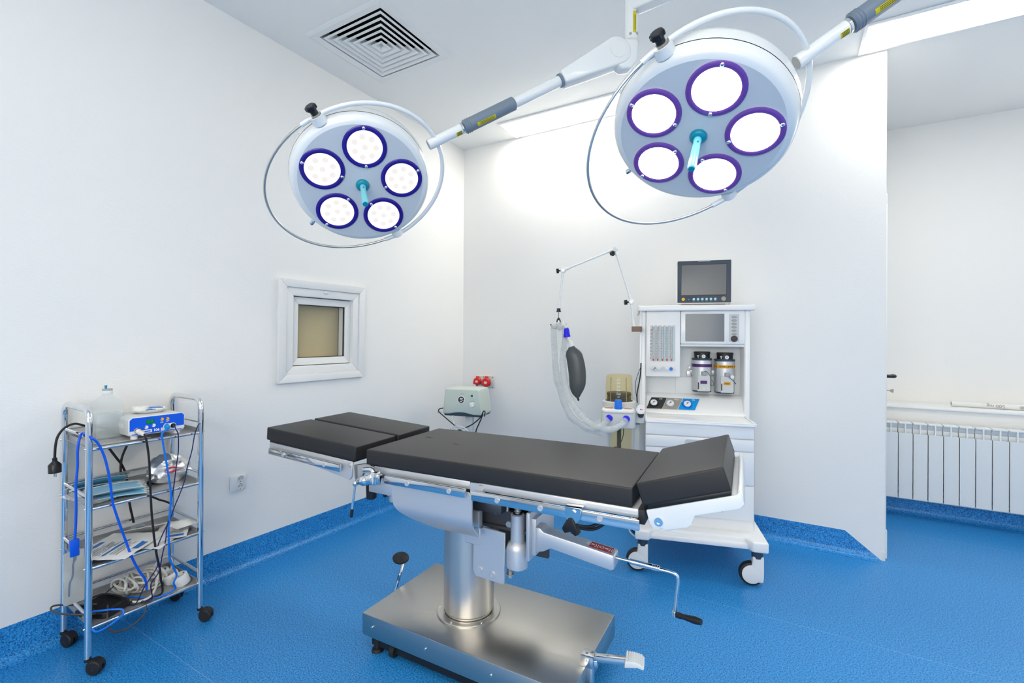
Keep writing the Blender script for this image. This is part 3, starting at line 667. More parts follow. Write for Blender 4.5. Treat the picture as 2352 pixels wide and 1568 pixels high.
# ================================================================== surgical lamps
def lamp(label, Cc, ex, ey, n, th, off, Ra, Rw, pw, Rc, pc, ring_m, lens_m, cups, hub, arm_dir, arm):
    Mx = Matrix((V(ex), V(ey), V(n))).transposed().to_4x4()
    ex, ey, n = [V(c).normalized() for c in (ex, ey, n)]
    ey = (n.cross(ex)).normalized(); ex = ey.cross(n)
    Mx = Matrix((ex, ey, n)).transposed().to_4x4(); Mx.translation = V(Cc)
    L = thing('ceiling_surgical_lamp', label, 'surgical lamp', group='surgical lamps over the table', M=Mx)
    I = Matrix.Identity(4)
    m = MB(); m.lathe([(.236, -.001), (.248, -.004), (.257, -.011), (.263, -.022), (.267, -.041)], I, 96); obj('housing', m, M_LAMPW, L, smooth=50)
    m = MB(); m.lathe([(0, 0), (.15, 0), (.236, -.001)], I, 96); obj('face_plate', m, M_FACE_SHADED, L, smooth=50)
    m = MB(); m.lathe([(.2668, -.041), (.2662, -.044)], I, 96); obj('seam', m, M_RUB, L)
    m = MB(); m.lathe([(.2675, -.044), (.2685, -.080), (.264, -.098), (.250, -.114), (.19, -.132), (.09, -.140), (0, -.141)], I, 96); obj('rear_dome', m, M_LAMPW, L, smooth=50)
    for k in range(5):
        a = -2 * PI * k / 5; cx, cy = .155 * math.cos(a), .155 * math.sin(a); T = Matrix.Translation((cx, cy, 0)) @ Matrix.Rotation(a, 4, 'Z')
        m = MB(); m.lathe([(.081, 0), (.081, .003), (.077, .006), (.069, .0065), (.0645, .004)], T, 56); rg = obj('light_ring', m, ring_m, L)
        m = MB(); m.lathe([(0, .0028), (.065, .0028)], T, 56); obj('lens', m, lens_m, rg)
        if cups:
            m = MB()
            for j in range(8):
                r, b = (0, 0) if j == 0 else (.040, 2 * PI * j / 7 + .3); m.lathe([(0, .0032), (.010, .0032), (.0105, .0030)], T @ Matrix.Translation((r * math.cos(b), r * math.sin(b), 0)), 20)
            obj('led_cup', m, M_LED, rg)
        m = MB(); b0 = [0.12, .32, .2, .05, .05][k]
        for b in (b0, b0 + PI): m.sph((.073 * math.cos(b), .073 * math.sin(b), .006), .0062, 8, (1, 1, .8), T)
        obj('ring_screw', m, M_CHROME, rg)
    m = MB(); m.lathe([(0, .014), (.012, .014), (.020, .012), (.025, .006), (.026, 0)], I, 32); hs = obj('handle_socket', m, M_TEAL, L)
    m = MB(); m.lathe([(.011, .012), (.0125, .02), (.0105, .032), (.0115, .05), (.0125, .13), (.0105, .143), (0, .145)], I, 20); obj('sterile_handle', m, M_TEALG, L)
    m = MB(); m.lathe([(0, .1462), (.0095, .1462), (.0098, .142)], I, 20); m.sph((.012, 0, .038), .003, 6); obj('handle_tip', m, M_TEAL, L)
    # yoke ring: white half carrying the lamp, chrome half as the hand grip
    a = math.cos(th) * V((1, 0, 0)) + math.sin(th) * V((0, 1, 0)); b0 = V((0, 0, 1)).cross(a); O = V((0, 0, -off))
    def arc(R, ph, t0, t1, k=40):
        b = math.cos(ph) * b0 + math.sin(ph) * V((0, 0, 1))
        return [O + Ra * math.cos(t0 + (t1 - t0) * i / k) * a + R * math.sin(t0 + (t1 - t0) * i / k) * b for i in range(k + 1)]
    m = MB(); m.tube(arc(Rw, pw, .06, PI - .06), .0085, 14); obj('yoke', m, M_LAMPW, L)
    m = MB(); m.tube(arc(Rc, pc, .16, PI - .16), .0052, 12); obj('grip_rail', m, M_STEELC, L)
    m = MB(); m.tube(arc(Rc, pc, .04, .17, 4), .0085, 14); m.tube(arc(Rc, pc, PI - .17, PI - .04, 4), .0085, 14); obj('grip_ferrule', m, M_LAMPW, L)
    A, _ = axis(O + a * (Ra - .022), O + a * Ra)
    m = MB(); m.lathe([(0, -.006), (.028, -.006), (.028, .024), (.023, .024), (.023, .018), (0, .018)], A, 32); pv = obj('pivot_block', m, M_LAMPW, L)
    m = MB(); m.lathe([(0, .018), (.017, .018), (.017, .028), (.010, .030), (.010, .034)], A, 20); obj('pivot_nut', m, M_STEELC, pv)
    m = MB(); m.lathe([(0, .030), (.0135, .030), (.0135, .043), (.018, .045), (.019, .059), (.016, .062), (0, .062)], A, 24)
    for k in range(6): m.box((.0165 * math.cos(k * PI / 3), .0165 * math.sin(k * PI / 3), .0525), (.010, .010, .015), .003, M=A)
    obj('star_knob', m, M_BLACK, L)
    A2, _ = axis(O - a * (Ra - .025), O - a * Ra); m = MB(); m.lathe([(0, 0), (.024, 0), (.024, .026), (.018, .030), (0, .030)], A2, 28); obj('pivot_block', m, M_LAMPW, L)
    A3 = Matrix.Identity(4); m = MB()
    for q in (1.0, 2.6, 4.4): m.sph((.2675 * math.cos(q), .2675 * math.sin(q), -.065), .005, 8)
    obj('dome_screw', m, M_CHROME, L)
    q = th - 1.35 + PI; m = MB(); A4, _ = axis((.262 * math.cos(q), .262 * math.sin(q), -.035), (.30 * math.cos(q), .30 * math.sin(q), -.035)); m.lathe([(0, 0), (.006, 0), (.006, .010), (.009, .012), (.009, .026), (.007, .028), (0, .028)], A4, 18); obj('focus_pin', m, M_CHROME, L)
    # ------- spring arm, in room coordinates
    h = V(hub); u = V(arm_dir).normalized(); W = dict(world=True)
    def seg(name, d0, d1, r0, mat, r1=None, bev=.002, par=L):
        m = MB(); m.cyl(h + u * d0, h + u * d1, r0, r1, n=32, bev=bev); return obj(name, m, mat, par, **W)
    seg('hub_tube', -.035, arm[0], .0205, M_LAMPW)
    m = MB(); m.cyl(h - u * .0345, h - u * .036, .0185, n=24); obj('hub_cap', m, M_GREY, L, **W)
    sl = seg('grip_sleeve', arm[0] + .012, arm[1], .0270, M_SLEEVE, bev=.004)
    m = MB(); m.cyl(h + u * arm[0], h + u * (arm[0] + .006), .0225, n=28); obj('lock_ring', m, M_CHROME, sl, **W)
    m = MB()
    for k in range(3): m.lathe([(.026, -.003), (.029, 0), (.026, .003)], axis(h + u * (arm[0] + .018 + .009 * k), h + u)[0], 28)
    obj('sleeve_rib', m, M_SLEEVE, sl, **W)
    seg('spring_tube', arm[1], arm[2], .0215, M_LAMPW)
    seg('collar', arm[2] - .004, arm[2] + .008, .0275, M_SLEEVE)
    # housing swelling towards the knuckle
    side = u.cross(V((0, 0, 1))).normalized(); up = side.cross(u); F = frame(h, u, up); x0, x1 = arm[2] + .008, arm[3]
    m = MB(); out = [(x0, .028)] + [(x1 + .058 * math.cos(t), .058 * math.sin(t)) for t in [PI * .53 - PI * 1.06 * i / 16 for i in range(17)]] + [(x0, -.028)]
    m.prism(out, -.034, .034, F, .010, 3); hs = obj('spring_housing', m, M_LAMPW, L, **W)
    K = h + u * x1; m = MB(); m.cyl(K + side * .0335, K + side * .036, .034, n=32); m.cyl(K - side * .0335, K - side * .036, .034, n=32); obj('joint_cap', m, M_LAMPW, hs, **W)
    sx = V((u.x, u.y, 0)).normalized(); S = K + sx * .070
    m = MB(); m.prism([(-.012, -.052), (.02, -.075), (.062, -.068), (.088, -.03), (.094, .055), (.032, .055), (.024, .02), (-.002, -.02)], -.028, .028, frame(K, sx, (0, 0, 1)), .010, 3); obj('knuckle', m, M_LAMPW, L, **W)
    top = arm[4]; m = MB(); m.cyl((S.x, S.y, K.z + .05), (S.x, S.y, top + .05), .0295, n=32, bev=.004); sp = obj('spindle', m, M_LAMPW, L, **W)
    m = MB(); m.tube([(S.x, S.y, K.z + .055), (S.x, S.y, K.z + .058)], .031, 28); obj('spindle_ring', m, M_LGREY, sp, **W)
    E = V(MOUNT); d = (V((E.x, E.y, 0)) - V((S.x, S.y, 0))); F2 = frame((S.x, S.y, top), d, (0, 0, 1))
    F2 = frame((S.x, S.y, top), d, (-d.y, d.x, 0)); m = MB(); m.bx((.0, -.028, -.030), (d.length - .05, .028, .030), .008, 3, F2); obj('extension_arm', m, M_LAMPW, L, **W)
    m = MB(); m.cyl((E.x, E.y, top - .04), (E.x, E.y, top + .04), .052, n=32, bev=.004); obj('bearing_collar', m, M_LAMPW, L, **W)
    # yellow warning stickers, wrapped on the tubes
    camside = V((2.48, -3.37, 1.25))
    def wrap(d0, d1, r, a0, a1, name='warning_sticker', par=sl, lines=3):
        w = (camside - (h + u * d0)); w = (w - u * w.dot(u)).normalized(); q = u.cross(w)
        fn = lambda U, Vv, R: h + u * (d0 + (d1 - d0) * U) + R * (math.cos(a0 + (a1 - a0) * Vv) * w + math.sin(a0 + (a1 - a0) * Vv) * q)
        m = MB(); m.grid(2, 10, lambda U, Vv: fn(U, Vv, r + .0006)); st = obj(name, m, M_YEL, par, **W)
        m = MB()
        for k in range(lines):
            v0 = (k + .7) / (lines + .6); m.grid(6, 1, lambda U, Vv: fn(.14 + .80 * U, v0 + (Vv - .5) * .10, r + .0010))
        obj('fine_print', m, M_INK, st, **W)
    wrap(arm[0] - .032, arm[0] - .006, .0205, .25, 1.15, lines=4)
    wrap(arm[0] + .062, arm[0] + .145, .0270, .20, .78, lines=3)
    w = camside - V((S.x, S.y, K.z)); w.z = 0; w.normalize(); q = V((-w.y, w.x, 0)); zc = K.z + .125
    fn = lambda U, Vv, R: V((S.x, S.y, zc - .045 + .09 * U)) + R * (math.cos(.25 + .5 * Vv) * w + math.sin(.25 + .5 * Vv) * q)
    m = MB(); m.grid(2, 8, lambda U, Vv: fn(U, Vv, .0302)); st = obj('warning_sticker', m, M_YEL, sp, **W)
    m = MB()
    for k in range(3): m.grid(4, 1, lambda U, Vv: fn(.12 + .7 * U, .25 + .25 * k + .06 * Vv, .0306))
    obj('fine_print', m, M_INK, st, **W)
    m = MB()
    for z, an in ((K.z + .075, -.1), (K.z + .17, .9), (K.z + .08, .95)):
        c0 = V((S.x, S.y, z)) + .0285 * (math.cos(an) * w + math.sin(an) * q); m.cyl(c0, c0 + (math.cos(an) * w + math.sin(an) * q) * .003, .006, n=14)
    obj('spindle_screw', m, M_GREY, sp, **W)
    return L
MOUNT = (2.62, -1.455, H)
lamp('larger, nearer five-light surgical lamp at upper right, light rings paled by painted bloom', (2.237, -1.833, 1.867), (.422, -.776, .469), (-.905, -.337, .258), (-.042, -.533, -.845),
     .65, .033, .288, .334, 3.71, .37, .539, M_VIOL_BLOOM, M_LENSR, False, (2.522, -1.770, 2.065), (.209, .057, .141), (.115, .36, .56, .77, 2.78))
lamp('farther five-light surgical lamp at upper left, deep blue light rings', (1.022, -2.058, 1.847), (.554, -.433, .711), (-.601, -.799, -.018), (.576, -.418, -.702),
     .624, .029, .285, .338, 3.215, .384, -.019, M_VIOL, M_LENSL, True, (1.264, -1.901, 2.028), (.594, .486, .433), (.115, .36, .58, .855, 2.655))
mt = thing('ceiling_lamp_mount', 'white ceiling column carrying both surgical lamp arms', 'lamp mount', (2.62, -1.455, H))
m = MB(); m.cyl((2.62, -1.455, 2.58), (2.62, -1.455, H - .005), .040, n=32, bev=.003); obj('column', m, M_LAMPW, mt, True)
m = MB(); m.lathe([(.05, -.11), (.09, -.10), (.16, -.04), (.17, 0)], Matrix.Translation((2.62, -1.455, H - .002)), 40); obj('ceiling_cover', m, M_LAMPW, mt, True)
# ================================================================== anaesthesia machine
AM = math.radians(15.5); MO = (1.783, -.819, 0)
MM = Matrix.Translation(V(MO)) @ Matrix.Rotation(AM, 4, 'Z')
T1 = thing('anaesthesia_machine', 'white anaesthesia machine on wheels with drawers, gauges and built-in screen', 'anaesthesia machine', MO, AM)
def Q(name, mb, mat, parent=T1, **k): return obj(name, mb, mat, parent, **k)
FZ = lambda t: frame((0, t, 0), (1, 0, 0), (0, 0, 1))       # local xy -> s,z ; local z comes out of the front
# base with bay between the two front feet
m = MB(); m.prism([(-.020, -.045), (.050, -.045), (.075, .005), (.525, .005), (.55, -.045), (.625, -.045), (.628, .56), (-.022, .56)], .178, .232, bev=.010, seg=3)
m.prism([(.05, -.012), (.545, -.012), (.56, .10), (.04, .10)], .178, .206, bev=.006); m.bx((.02, .10, .20), (.59, .55, .30), .01); Q('base', m, M_WHITE)
def caster(s, t, ang):
    m = MB(); T = Matrix.Translation((s, t, 0)) @ Matrix.Rotation(ang, 4, 'Z')
    m.lathe([(.012, .02), (.046, .02), (.056, .016), (.0585, .008), (.0585, -.008), (.056, -.016), (.046, -.02), (.012, -.02)], T @ frame((-.028, 0, .0585), (1, 0, 0), (0, 0, 1)), 40); c = Q('caster', m, M_RUB)
    m = MB(); m.lathe([(0, .026), (.030, .026), (.046, .022), (.047, .015), (.047, -.015), (.046, -.022), (.030, -.026), (0, -.026)], T @ frame((-.028, 0, .0585), (1, 0, 0), (0, 0, 1)), 36)
    m.prism([(-.045, .075), (-.02, .02), (.026, .02), (.028, .05), (.028, .150), (-.024, .150), (-.026, .115)], -.024, .024, T @ frame((0, 0, 0), (1, 0, 0), (0, 0, 1)), .008, 3); Q('caster_fork', m, M_PVC, c)
    m = MB(); m.cyl((0, 0, .140), (0, 0, .180), .0265, n=28, M=T); Q('caster_collar', m, M_NAVY, c)
caster(.020, 0, 0); caster(.580, 0, 0); caster(.02, .50, 0); caster(.58, .50, 0)
# drawer cabinet
m = MB(); m.bx((.032, .085, .23), (.582, .55, .79), .006); Q('cabinet_body', m, M_WHITE)
def drawer(name, z0, z1, bow=0.):
    m = MB(); P_ = [(.033, .092), (.033, .074)] + [(.033 + .548 * i / 12, .072 - bow * math.sin(PI * i / 12)) for i in range(13)] + [(.581, .074), (.581, .092)]
    m.prism(P_, z0, z1, bev=.0035, seg=2); return Q(name, m, M_WHITE)
drawer('apron', .7205, .788); d2 = drawer('drawer', .655, .7165); drawer('drawer', .4775, .651); d4 = drawer('drawer', .292, .4735)
m = MB(); m.prism(rrect(.235, .668, .395, .704, .0175), 0, .002, FZ(.0725)); Q('handle_recess', m, M_WHITEM, d2)
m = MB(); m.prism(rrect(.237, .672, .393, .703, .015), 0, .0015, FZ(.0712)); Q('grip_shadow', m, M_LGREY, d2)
# work top, sloping console, back panels
m = MB(); m.prism(rrect(.030, .036, .586, .31, .012), .789, .803, bev=.005, seg=3)
m.bx((.030, .036, .801), (.586, .052, .808), .003); m.bx((.030, .04, .801), (.042, .31, .808), .003); m.bx((.574, .04, .801), (.586, .31, .808), .003); Q('work_top', m, M_WHITE)
SL = frame((0, .283, .8145), (1, 0, 0), (0, .62, .785))       # sloping gauge console plane
m = MB(); m.prism([(.285, .80), (.285, .812), (.353, .898), (.375, .912), (.43, .915), (.43, .80)], .036, .578, frame((0, 0, 0), (0, 1, 0), (0, 0, 1)), .006, 3); Q('gauge_console', m, M_WHITE)
m = MB(); m.bx((.030, .41, .90), (.578, .55, 1.41), .004); m.bx((.21, .405, .91), (.58, .42, 1.02), .006); Q('back_panel', m, M_WHITEM)
m = MB(); m.bx((.0, .29, .23), (.036, .56, 1.41), .012, 3); m.bx((.573, .29, .30), (.604, .56, 1.41), .012, 3); m.bx((-.002, .275, .80), (.012, .30, 1.41), .004); Q('side_column', m, M_WHITE)
# three pressure gauges on slanted coloured fields
def field(x0, x1, mat, r=0.):
    m = MB(); sk = .030; m.prism([(x0, .020), (x1, .020), (x1 + sk, .096), (x0 + sk, .096)], .0005, .0022, SL, .0004, 1); return Q('gauge_field', m, mat)
for x0, x1, mat, cxx, bz_, lab in ((.040, .128, M_CHAR, .083, M_BLACK, 'AIR'), (.132, .216, M_TAUPE, .177, M_GREY, 'N2O'), (.220, .312, M_SKY, .272, M_BLUEK, 'O2')):
    f = field(x0, x1, mat); T = SL @ Matrix.Translation((cxx, .056, .002))
    m = MB(); m.lathe([(.0205, .010), (.026, .009), (.0285, .004), (.0285, 0)], T, 36); Q('gauge_bezel', m, bz_, f)
    m = MB(); m.lathe([(0, .0085), (.0205, .0085)], T, 32); Q('gauge_dial', m, M_WINK, f)
    m = MB(); m.box((0, 0, .0090), (.026, .0016, .0006), M=T @ Matrix.Rotation(.7, 4, 'Z')); m.box((.004, .004, .0091), (.012, .0034, .0006), M=T @ Matrix.Rotation(.7, 4, 'Z'))
    for k in range(9):
        a = -.6 + k * .54; m.box((.0175 * math.cos(a), .0175 * math.sin(a), .0089), (.003, .001, .0004), M=T @ Matrix.Translation((0, 0, 0)))
    Q('gauge_needle', m, M_INK, f)
    m = MB(); text(m, lab, .012, SL @ Matrix.Translation((x1 - .004, .086, .0026))); m.cyl((x0 + .027, .076, .002), (x0 + .027, .076, .003), .003, n=10, M=SL); Q('lettering', m, M_WINK, f)
# flow meter block
m = MB(); m.bx((.036, .285, 1.022), (.229, .42, 1.408), .005); fb = Q('flow_meter_block', m, M_WHITE)
m = MB(); m.prism(rrect(.060, 1.112, .201, 1.324, .005), 0, .0015, FZ(.2848)); Q('flow_window', m, M_LGREY, fb)
for k in range(5):
    x = .078 + .0255 * k; m = MB(); m.cyl((x, .280, 1.125), (x, .280, 1.318), .0062, n=14); Q('flow_tube', m, M_TUBE, fb)
    m = MB(); m.cyl((x, .279, 1.116), (x, .279, 1.128), .0034, n=10); Q('float', m, M_RED, fb)
    m = MB(); m.cyl((x, .279, 1.316), (x, .279, 1.324), .0058, n=12); Q('tube_cap', m, M_PVC, fb)
m = MB()
for k in range(5):
    x = .068 + .0255 * k
    for j in range(11): m.bx((x - .002, .2825, 1.14 + .015 * j), (x + (.004 if j % 2 else .002), .2835, 1.1418 + .015 * j))
for j in range(9): m.bx((.0625, .2825, 1.126 + .0205 * j), (.0650, .2835, 1.136 + .0205 * j))
m.bx((.064, .2825, 1.298), (.082, .2835, 1.300)); Q('scale_marks', m, M_INK, fb)
m = MB(); m.bx((.1405, .2822, 1.117), (.143, .2832, 1.298)); m.bx((.186, .2822, 1.117), (.1885, .2832, 1.298)); m.bx((.1405, .2822, 1.2955), (.1885, .2832, 1.298)); Q('oxygen_frame', m, M_LBLUE, fb)
m = MB(); m.bx((.0895, .2822, 1.117), (.0915, .2832, 1.298)); m.bx((.134, .2822, 1.117), (.136, .2832, 1.298)); m.bx((.0895, .2822, 1.296), (.136, .2832, 1.298)); Q('gas_frame', m, M_GREY, fb)
m = MB(); m.bx((.060, .270, 1.060), (.202, .287, 1.076), .004); Q('knob_guard', m, M_WHITEM, fb)
for x, mat in ((.084, M_INK), (.130, M_GREY), (.176, M_BLUEK)):
    A = frame((x, .270, 1.070), (1, 0, 0), (0, 0, 1)); m = MB(); m.lathe([(0, .022), (.0115, .022), (.013, .018), (.0135, 0)], A, 24); kb = Q('flow_knob', m, M_CHROME, fb)
    m = MB()
    if mat is M_BLUEK: m.lathe([(0, .0228), (.0095, .0228), (.0098, .022)], A, 20)
    elif mat is M_INK:
        for s in (0, PI): m.prism([(0, 0), (.009 * math.cos(s + .3), .009 * math.sin(s + .3)), (.009 * math.cos(s + 1.4), .009 * math.sin(s + 1.4))], .022, .0228, A)
    else: text(m, 'N2O', .008, A @ Matrix.Translation((0, 0, .0225)))
    Q('knob_mark', m, mat, kb)
# ventilator screen block
m = MB(); m.bx((.231, .288, 1.216), (.576, .42, 1.408), .006); vb = Q('ventilator_block', m, M_WHITE)
m = MB(); m.prism(rrect(.257, 1.231, .467, 1.391, .003), 0, .0025, FZ(.289), .001, 1); Q('screen', m, M_SCREENB, vb)
m = MB(); m.prism(rrect(.492, 1.232, .545, 1.388, .003), 0, .002, FZ(.289)); kp = Q('button_strip', m, M_LGREY, vb)
for k in range(6):
    m = MB(); m.lathe([(0, .004), (.0125, .004), (.014, .0)], frame((.519, .287, 1.372 - .0195 * k), (1, 0, 0), (0, 0, 1)) @ Matrix.Diagonal((1, .5, 1, 1)), 18); Q('button', m, M_GREY, kp)
m = MB(); m.lathe([(0, .014), (.015, .014), (.0175, .010), (.018, 0)], frame((.519, .287, 1.2475), (1, 0, 0), (0, 0, 1)), 28); Q('dial_knob', m, M_CHAR, kp)
m = MB(); m.prism([(.231, 1.20), (.576, 1.20), (.576, 1.216), (.231, 1.216)], -.13, -.012, FZ(.289), .003, 1); Q('hood', m, M_WHITEM, vb)
# top shelf
m = MB(); m.prism(rrect(-.014, .262, .628, .60, .014), 1.408, 1.440, bev=.007, seg=3); Q('top_shelf', m, M_WHITE)
m = MB(); m.tube(crom([(-.002, .27, 1.41), (-.004, .268, 1.395), (-.010, .268, 1.385), (-.014, .268, 1.39)], 4), .0025, 8); Q('shelf_hook', m, M_GREY)
# power cord loop on the right side, drain tube below on the left
m = MB(); m.tube(crom([(.584, .25, .66), (.605, .25, .655), (.612, .25, .60), (.610, .25, .545), (.602, .25, .51), (.584, .25, .50)], 6), .0042, 10); Q('side_cable', m, M_BLKC)
m = MB(); m.tube(crom([(-.02, .12, .28), (-.045, .08, .23), (-.05, .05, .185), (-.01, .03, .165), (.02, .04, .21)], 6), .0045, 10); Q('drain_tube', m, M_HOSE)
# vaporisers, each lifts off its bar
m = MB(); m.bx((.29, .395, 1.03), (.55, .415, 1.06), .004); m.bx((.275, .385, 1.02), (.30, .415, 1.052), .002); m.cyl((.288, .39, 1.075), (.288, .37, 1.075), .006); Q('vaporiser_bar', m, M_SATIN)
def vapor(label, sc, lm, bm_, dz, words):
    loc = MM @ V((sc, .352, .935 + dz)); v = thing('vaporiser', label, 'vaporiser', loc, AM, 'vaporisers hung in the niche')
    r = .053; z0, z1 = 0, .190
    prof = lambda rr: [(rr * math.sin(a), -rr * math.cos(a) * .92) for a in [-PI * .62 + PI * 1.24 * i / 24 for i in range(25)]] + [(rr * .98, .045), (-rr * .98, .045)]
    m = MB(); m.prism(prof(r), .008, .186, bev=.0015, seg=1); obj('body', m, M_SATIN, v)
    m = MB(); m.prism(prof(r + .0025), .186, .197, bev=.003, seg=2); obj('rim', m, M_NAVY, v); m = MB(); m.prism(prof(r - .002), 0, .008); obj('base_ring', m, M_NAVY, v)
    m = MB(); m.prism([p for p in prof(r + .0012)], .146, .164); bd = obj('colour_band', m, bm_, v)
    m = MB()
    if words:
        for i, ch in enumerate(words):
            a = (i - (len(words) - 1) / 2) * .135; text(m, ch, .0125, frame(((r + .0018) * math.sin(a), -(r + .0018) * math.cos(a) * .92, .155), (math.cos(a), math.sin(a), 0), (0, 0, 1)), depth=.0003)
        for s in (-1, 1):
            a = s * 1.02; m.prism([(0, .004), (0, -.004), (.008 * s, 0)] if s > 0 else [(0, -.004), (0, .004), (.008 * s, 0)], 0, .0006, frame(((r + .0014) * math.sin(a), -(r + .0014) * math.cos(a) * .92, .155), (math.cos(a), math.sin(a), 0), (0, 0, 1)))
        obj('lettering', m, M_INK, bd)
    m = MB(); m.lathe([(0, .236), (.043, .236), (.046, .232), (.046, .224), (.0435, .222), (.0435, .197)], Matrix.Identity(4), 40); dl = obj('dial', m, M_BLACK, v)
    m = MB(); m.lathe([(0, .0008), (.0105, .0008), (.0105, 0)], frame((.004, -.0438, .209), (1, .09, 0), (0, 0, 1)), 24); obj('zero_disc', m, M_WINK, dl)
    m = MB(); text(m, '0', .015, frame((.004, -.0450, .209), (1, .09, 0), (0, 0, 1))); obj('zero', m, M_INK, dl)
    m = MB(); m.bx((-.028, -.041, .200), (-.024, -.037, .214)); m.bx((-.032, -.041, .210), (-.020, -.0365, .215)); obj('dial_mark', m, M_LGREY, dl)
    m = MB(); m.prism(rrect(-.030, .006, .038, .100, .004), 0, .012, FZ(-.044), .003, 2); fp = obj('filler_block', m, M_MINT if False else M_LGREY, v)
    m = MB(); m.cyl((.004, -.052, .098), (.004, -.052, .122), .0145, n=20, bev=.003); obj('filler_cap', m, M_GREY, fp)
    m = MB(); m.prism(rrect(-.015, .050, .022, .068, .003), 0, .0012, FZ(-.0560)); lb = obj('filler_label', m, lm, fp)
    if words:
        m = MB(); m.bx((-.011, -.0576, .0605), (.017, -.0572, .0630)); m.bx((-.009, -.0576, .0555), (.015, -.0572, .0580)); obj('fine_print', m, M_INK, lb)
    m = MB(); m.bx((-.028, -.0575, .018), (-.022, -.0555, .058)); obj('level_window', m, M_CHAR, fp)
    m = MB(); m.cyl((.004, -.056, .020), (.004, -.059, .020), .0055, n=14); obj('drain_screw', m, M_STEELC, fp)
    m = MB()
    if words: m.tube(crom([(.006, -.062, .118), (.014, -.064, .095), (.028, -.060, .083), (.040, -.052, .072), (.052, -.045, .058), (.046, -.05, .062), (.034, -.058, .082)], 5), .0012, 6)
    else: m.tube(crom([(.004, -.060, .122), (.018, -.060, .122), (.036, -.056, .10), (.043, -.052, .075), (.038, -.052, .050), (.050, -.046, .038), (.060, -.04, .05), (.052, -.044, .068), (.044, -.050, .074)], 5), .0012, 6)
    obj('retaining_wire', m, M_BLKC, v)
    if words:
        m = MB(); m.lathe([(0, .004), (.010, .003), (.011, 0)], frame((.030, -.060, .098), (1, .3, 0), (0, .2, 1)), 18); obj('tag', m, M_PAPER, v)
vapor('steel vaporiser with purple band and purple label', .356, M_PURL, M_PURL, 0., None)
vapor('steel vaporiser with yellow-orange band and orange label', .481, M_AMBERP, M_AMBERP, -.004, 'SEVOFLURANE')

# monitor on the top shelf
mloc = MM @ V((.364, .40, 1.440)); mo = thing('patient_monitor', 'dark-framed patient monitor standing on the white machine top', 'monitor', mloc, AM)
m = MB(); m.prism(rrect(-.150, .012, .150, .269, .008), -.085, .0, FZ(-.05), .006, 3); obj('case', m, M_PVC, mo)
m = MB(); m.prism(rrect(-.148, .020, .148, .268, .004), 0, .006, FZ(-.051), .002, 2); bz = obj('bezel', m, M_NAVY, mo)
m = MB(); m.prism([(-.126, .066), (.121, .066), (.122, .243), (-.125, .243)], 0, .0012, FZ(-.0568)); obj('screen', m, M_SCREEN, mo)
m = MB(); m.prism([(-.127, .0605), (.123, .0605), (.124, .246), (-.127, .246)], 0, .0008, FZ(-.0566)); obj('screen_border', m, M_BLACK, mo)
m = MB(); m.prism(rrect(-.034, .263, .034, .2715, .003), 0, .008, FZ(-.050), .001, 1); obj('alarm_light', m, M_LGREY, mo)
def btn(x, r, mat, nm='button', h=.002):
    m = MB(); m.lathe([(0, h), (r * .85, h), (r, h * .5), (r, 0)], frame((x, -.0568, .0405), (1, 0, 0), (0, 0, 1)), 22); return obj(nm, m, mat, bz)
btn(-.115, .0095, M_ORANGE, 'power_button'); btn(-.096, .0028, M_GREEN, 'status_light', .001); btn(.106, .0135, M_TAUPE, 'rotary_knob', .012)
for k in range(6): btn(-.056 + .0236 * k, .0072, M_LBLUE)
m = MB()
for k in range(6): m.bx((-.063 + .0236 * k, -.0575, .0288), (-.049 + .0236 * k, -.0569, .0302))
m.bx((-.088, -.0575, .037), (-.081, -.0569, .039)); obj('fine_print', m, M_LGREY, bz)
m = MB(); m.box((0, .01, .006), (.24, .10, .012), .004); m.box((-.09, -.03, .004), (.04, .03, .008)); m.box((.09, -.03, .004), (.04, .03, .008)); obj('foot', m, M_TAUPE, mo)

# ---------------------------------------------------------------- bellows and absorber at the machine's left side
bl = thing('breathing_bellows', 'amber bellows dome and absorber fixed beside the white machine', 'breathing unit', MM @ V((-.113, .15, .58)), AM)
def Bq(name, mb, mat, parent=bl, **k):
    D = Matrix.Translation((.113, -.15, -.58)); mb.v = [tuple(D @ V(p)) for p in mb.v]; return obj(name, mb, mat, parent, **k)
def DD(x, y): return Matrix.Translation((x, y, 0))
m = MB(); m.lathe([(.078, .882), (.073, 1.022), (.069, 1.034), (.062, 1.037), (0, 1.040)], DD(-.115, .16), 40); Bq('dome', m, M_AMBER)
m = MB()
for s in (-1, 1):
    a = s * .62; m.cyl((-.115 + .0755 * math.sin(a), .16 - .0755 * math.cos(a), .89), (-.115 + .0715 * math.sin(a), .16 - .0715 * math.cos(a), 1.025), .0022, n=8)
Bq('dome_rib', m, mk('amber_rib', (.40, .27, .08), .25))
m = MB(); m.lathe([(0, .935), (.066, .935), (.069, .930), (.069, .918), (.064, .912), (.069, .906), (.066, .898), (.069, .892), (.069, .882)], DD(-.115, .16), 36); Bq('bellows', m, M_RUB)
m = MB(); T = lambda z, x=0: frame((-.115 + x, .0805 - .0, z), (1, 0, 0), (0, .03, 1))
for z, w in ((.932, '1000'), (.953, '800'), (.974, '600'), (.994, '400'), (1.012, '200')): text(m, w, .013, T(z))
for z in (.942, .963, .984, 1.003): m.box((-.121, .0805, z), (.006, .0006, .0012))
text(m, 'ml', .013, T(.917)); Bq('scale_lettering', m, M_WINK)
m = MB(); m.lathe([(.070, .845), (.092, .847), (.0945, .870), (.0945, .884), (.090, .888), (.078, .888)], DD(-.115, .16), 40); Bq('dome_base', m, M_LGREY)
m = MB(); m.prism(rrect(-.208, .015, -.020, .235, .03), .752, .848, bev=.008, seg=3); Bq('valve_block', m, M_LGREY)
